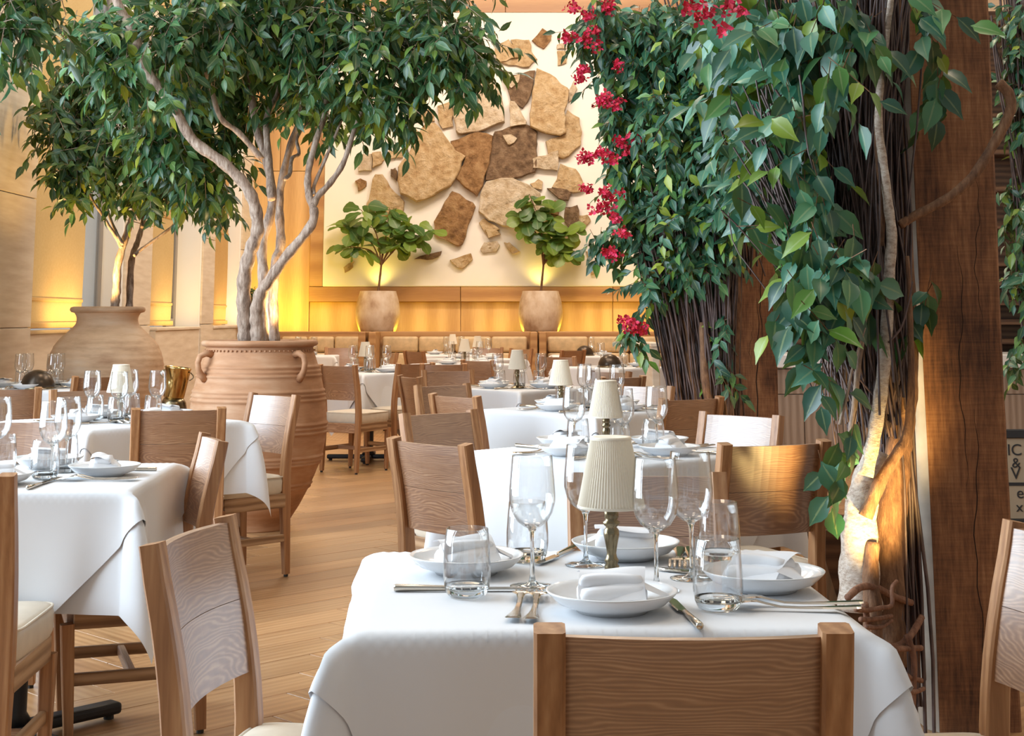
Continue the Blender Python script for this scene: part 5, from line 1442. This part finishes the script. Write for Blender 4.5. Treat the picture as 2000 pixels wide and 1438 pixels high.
near = thing('climbing_vine', 'broad-leaved vine of pale twisted stems climbing beside the huge timber post', 'vine', (1.10, 4.38, 0))
mats = [M['bark_birch'], M['bark_brown'], M['bark_brown'], M['bark_birch'], M['bark'], M['bark'], M['bark_brown'], M['bark_brown'], M['twig'], M['bark_brown']]
for k, (l, mt) in enumerate(zip(VINE_STEMS, mats)):
    limb(l, near, 'stem', mt, 14 if k < 3 else 10, 0.06)
for l in VINE_ROOTS:
    limb([(a, b, c, r * 0.8) for a, b, c, r in l], near, 'root', M['root'], 8, 0.06)
m = MB()
bundle(m, (1.06, 4.45, 0.95), (1.10, 4.55, 2.7), (0.035, 0.06), (0.09, 0.10), 190, 0.0038, 0.10, 14)
bundle(m, (1.06, 4.45, 0.90), (0.92, 4.62, 2.7), (0.035, 0.05), (0.10, 0.06), 120, 0.0034, 0.10, 14)
bundle(m, (1.02, 4.40, 1.0), (0.78, 4.50, 1.75), (0.03, 0.05), (0.05, 0.08), 60, 0.0032, 0.06, 12)
bundle(m, (1.15, 4.5, 0.1), (1.16, 4.58, 2.8), (0.022, 0.05), (0.026, 0.08), 70, 0.0055, 0.04, 14)
tag(to_local(m, near).build('twig_bundle', M['twig'], near, True), kind='stuff')
m = MB()
it = sprays(NEAR_VINE_LOBES, 1050, 5, 0.105, m, 0.75, 0.35, (-0.1, -1.0, 0.25), 0.1, 0.22, 0.0016)
tag(to_local(m, near).build('leaf_stalks', M['bark_brown'], near), kind='stuff')
plant_leaves(near, LEAF_VINE, M['leaf_vine'], it, 300)
for p in NEAR_BLOSSOMS:
    blossom(near, p, 0.052, 7)

far = thing('climbing_vine', 'dense creeper with red bougainvillea blossom on dark twig bundles at the far post', 'vine', (1.22, 8.9, 0))
m = MB()
bundle(m, (1.13, 8.9, 0.0), (0.88, 8.95, 1.75), (0.045, 0.06), (0.07, 0.07), 150, 0.0062, 0.03)
bundle(m, (1.22, 8.85, 0.0), (1.02, 8.85, 1.9), (0.04, 0.06), (0.07, 0.07), 130, 0.0062, 0.04)
bundle(m, (1.24, 8.75, 0.0), (1.20, 8.75, 1.9), (0.035, 0.05), (0.07, 0.07), 150, 0.0056, 0.03)
bundle(m, (1.29, 8.95, 0.0), (1.29, 9.0, 2.9), (0.035, 0.05), (0.06, 0.08), 150, 0.0064, 0.03)
bundle(m, (1.28, 8.9, 1.5), (1.22, 8.9, 3.2), (0.09, 0.1), (0.16, 0.12), 90, 0.006, 0.08)
tag(to_local(m, far).build('twig_bundle', M['twig'], far, True), kind='stuff')
for l in ([(1.10, 8.8, 0.0, 0.05), (1.12, 8.8, 0.5, 0.04), (1.06, 8.85, 1.0, 0.03), (0.98, 8.85, 1.8, 0.02)],
          [(1.30, 8.85, 0.0, 0.05), (1.28, 8.85, 0.6, 0.042), (1.34, 8.9, 1.3, 0.035), (1.30, 8.95, 2.2, 0.03), (1.1, 8.95, 3.1, 0.02)],
          [(1.19, 8.72, 0.3, 0.035), (1.22, 8.70, 0.55, 0.035), (1.14, 8.72, 0.8, 0.03), (1.12, 8.75, 1.2, 0.02)],
          [(1.33, 9.1, 0.0, 0.04), (1.34, 9.1, 0.9, 0.035), (1.33, 9.1, 1.9, 0.03), (1.5, 9.1, 3.2, 0.025)]):
    limb(l, far, 'stem', M['bark_brown'], 10, 0.12)
m = MB()
it = sprays(FAR_VINE_LOBES, 8500, 8, 0.092, m, 0.7, 0.45, (-0.2, -0.7, 0.3), 0.25, 0.24, 0.0018)
tag(to_local(m, far).build('leaf_stalks', M['bark_brown'], far), kind='stuff')
plant_leaves(far, LEAF_SMALL, M['leaf_creeper'], it, 300)
for p in BLOSSOMS:
    blossom(far, p, 0.066, 15)

edge = thing('climbing_vine', 'dark creeper column cut by the right frame edge behind the timber post', 'vine', (3.35, 9.5, 0))
m = MB()
bundle(m, (3.40, 9.5, 0.0), (3.42, 9.5, 4.0), (0.07, 0.07), (0.10, 0.1), 90, 0.008, 0.04)
bundle(m, (3.33, 9.4, 1.0), (3.32, 9.4, 3.0), (0.05, 0.05), (0.07, 0.07), 60, 0.006, 0.04)
tag(to_local(m, edge).build('twig_bundle', M['twig'], edge, True), kind='stuff')
m = MB()
it = sprays(EDGE_VINE_LOBES, 2400, 8, 0.095, m, 0.7, 0.45, (-0.3, -0.7, 0.3), 0.25, 0.24, 0.0018)
tag(to_local(m, edge).build('leaf_stalks', M['bark_brown'], edge), kind='stuff')
plant_leaves(edge, LEAF_SMALL, M['leaf_creeper'], it, 120)
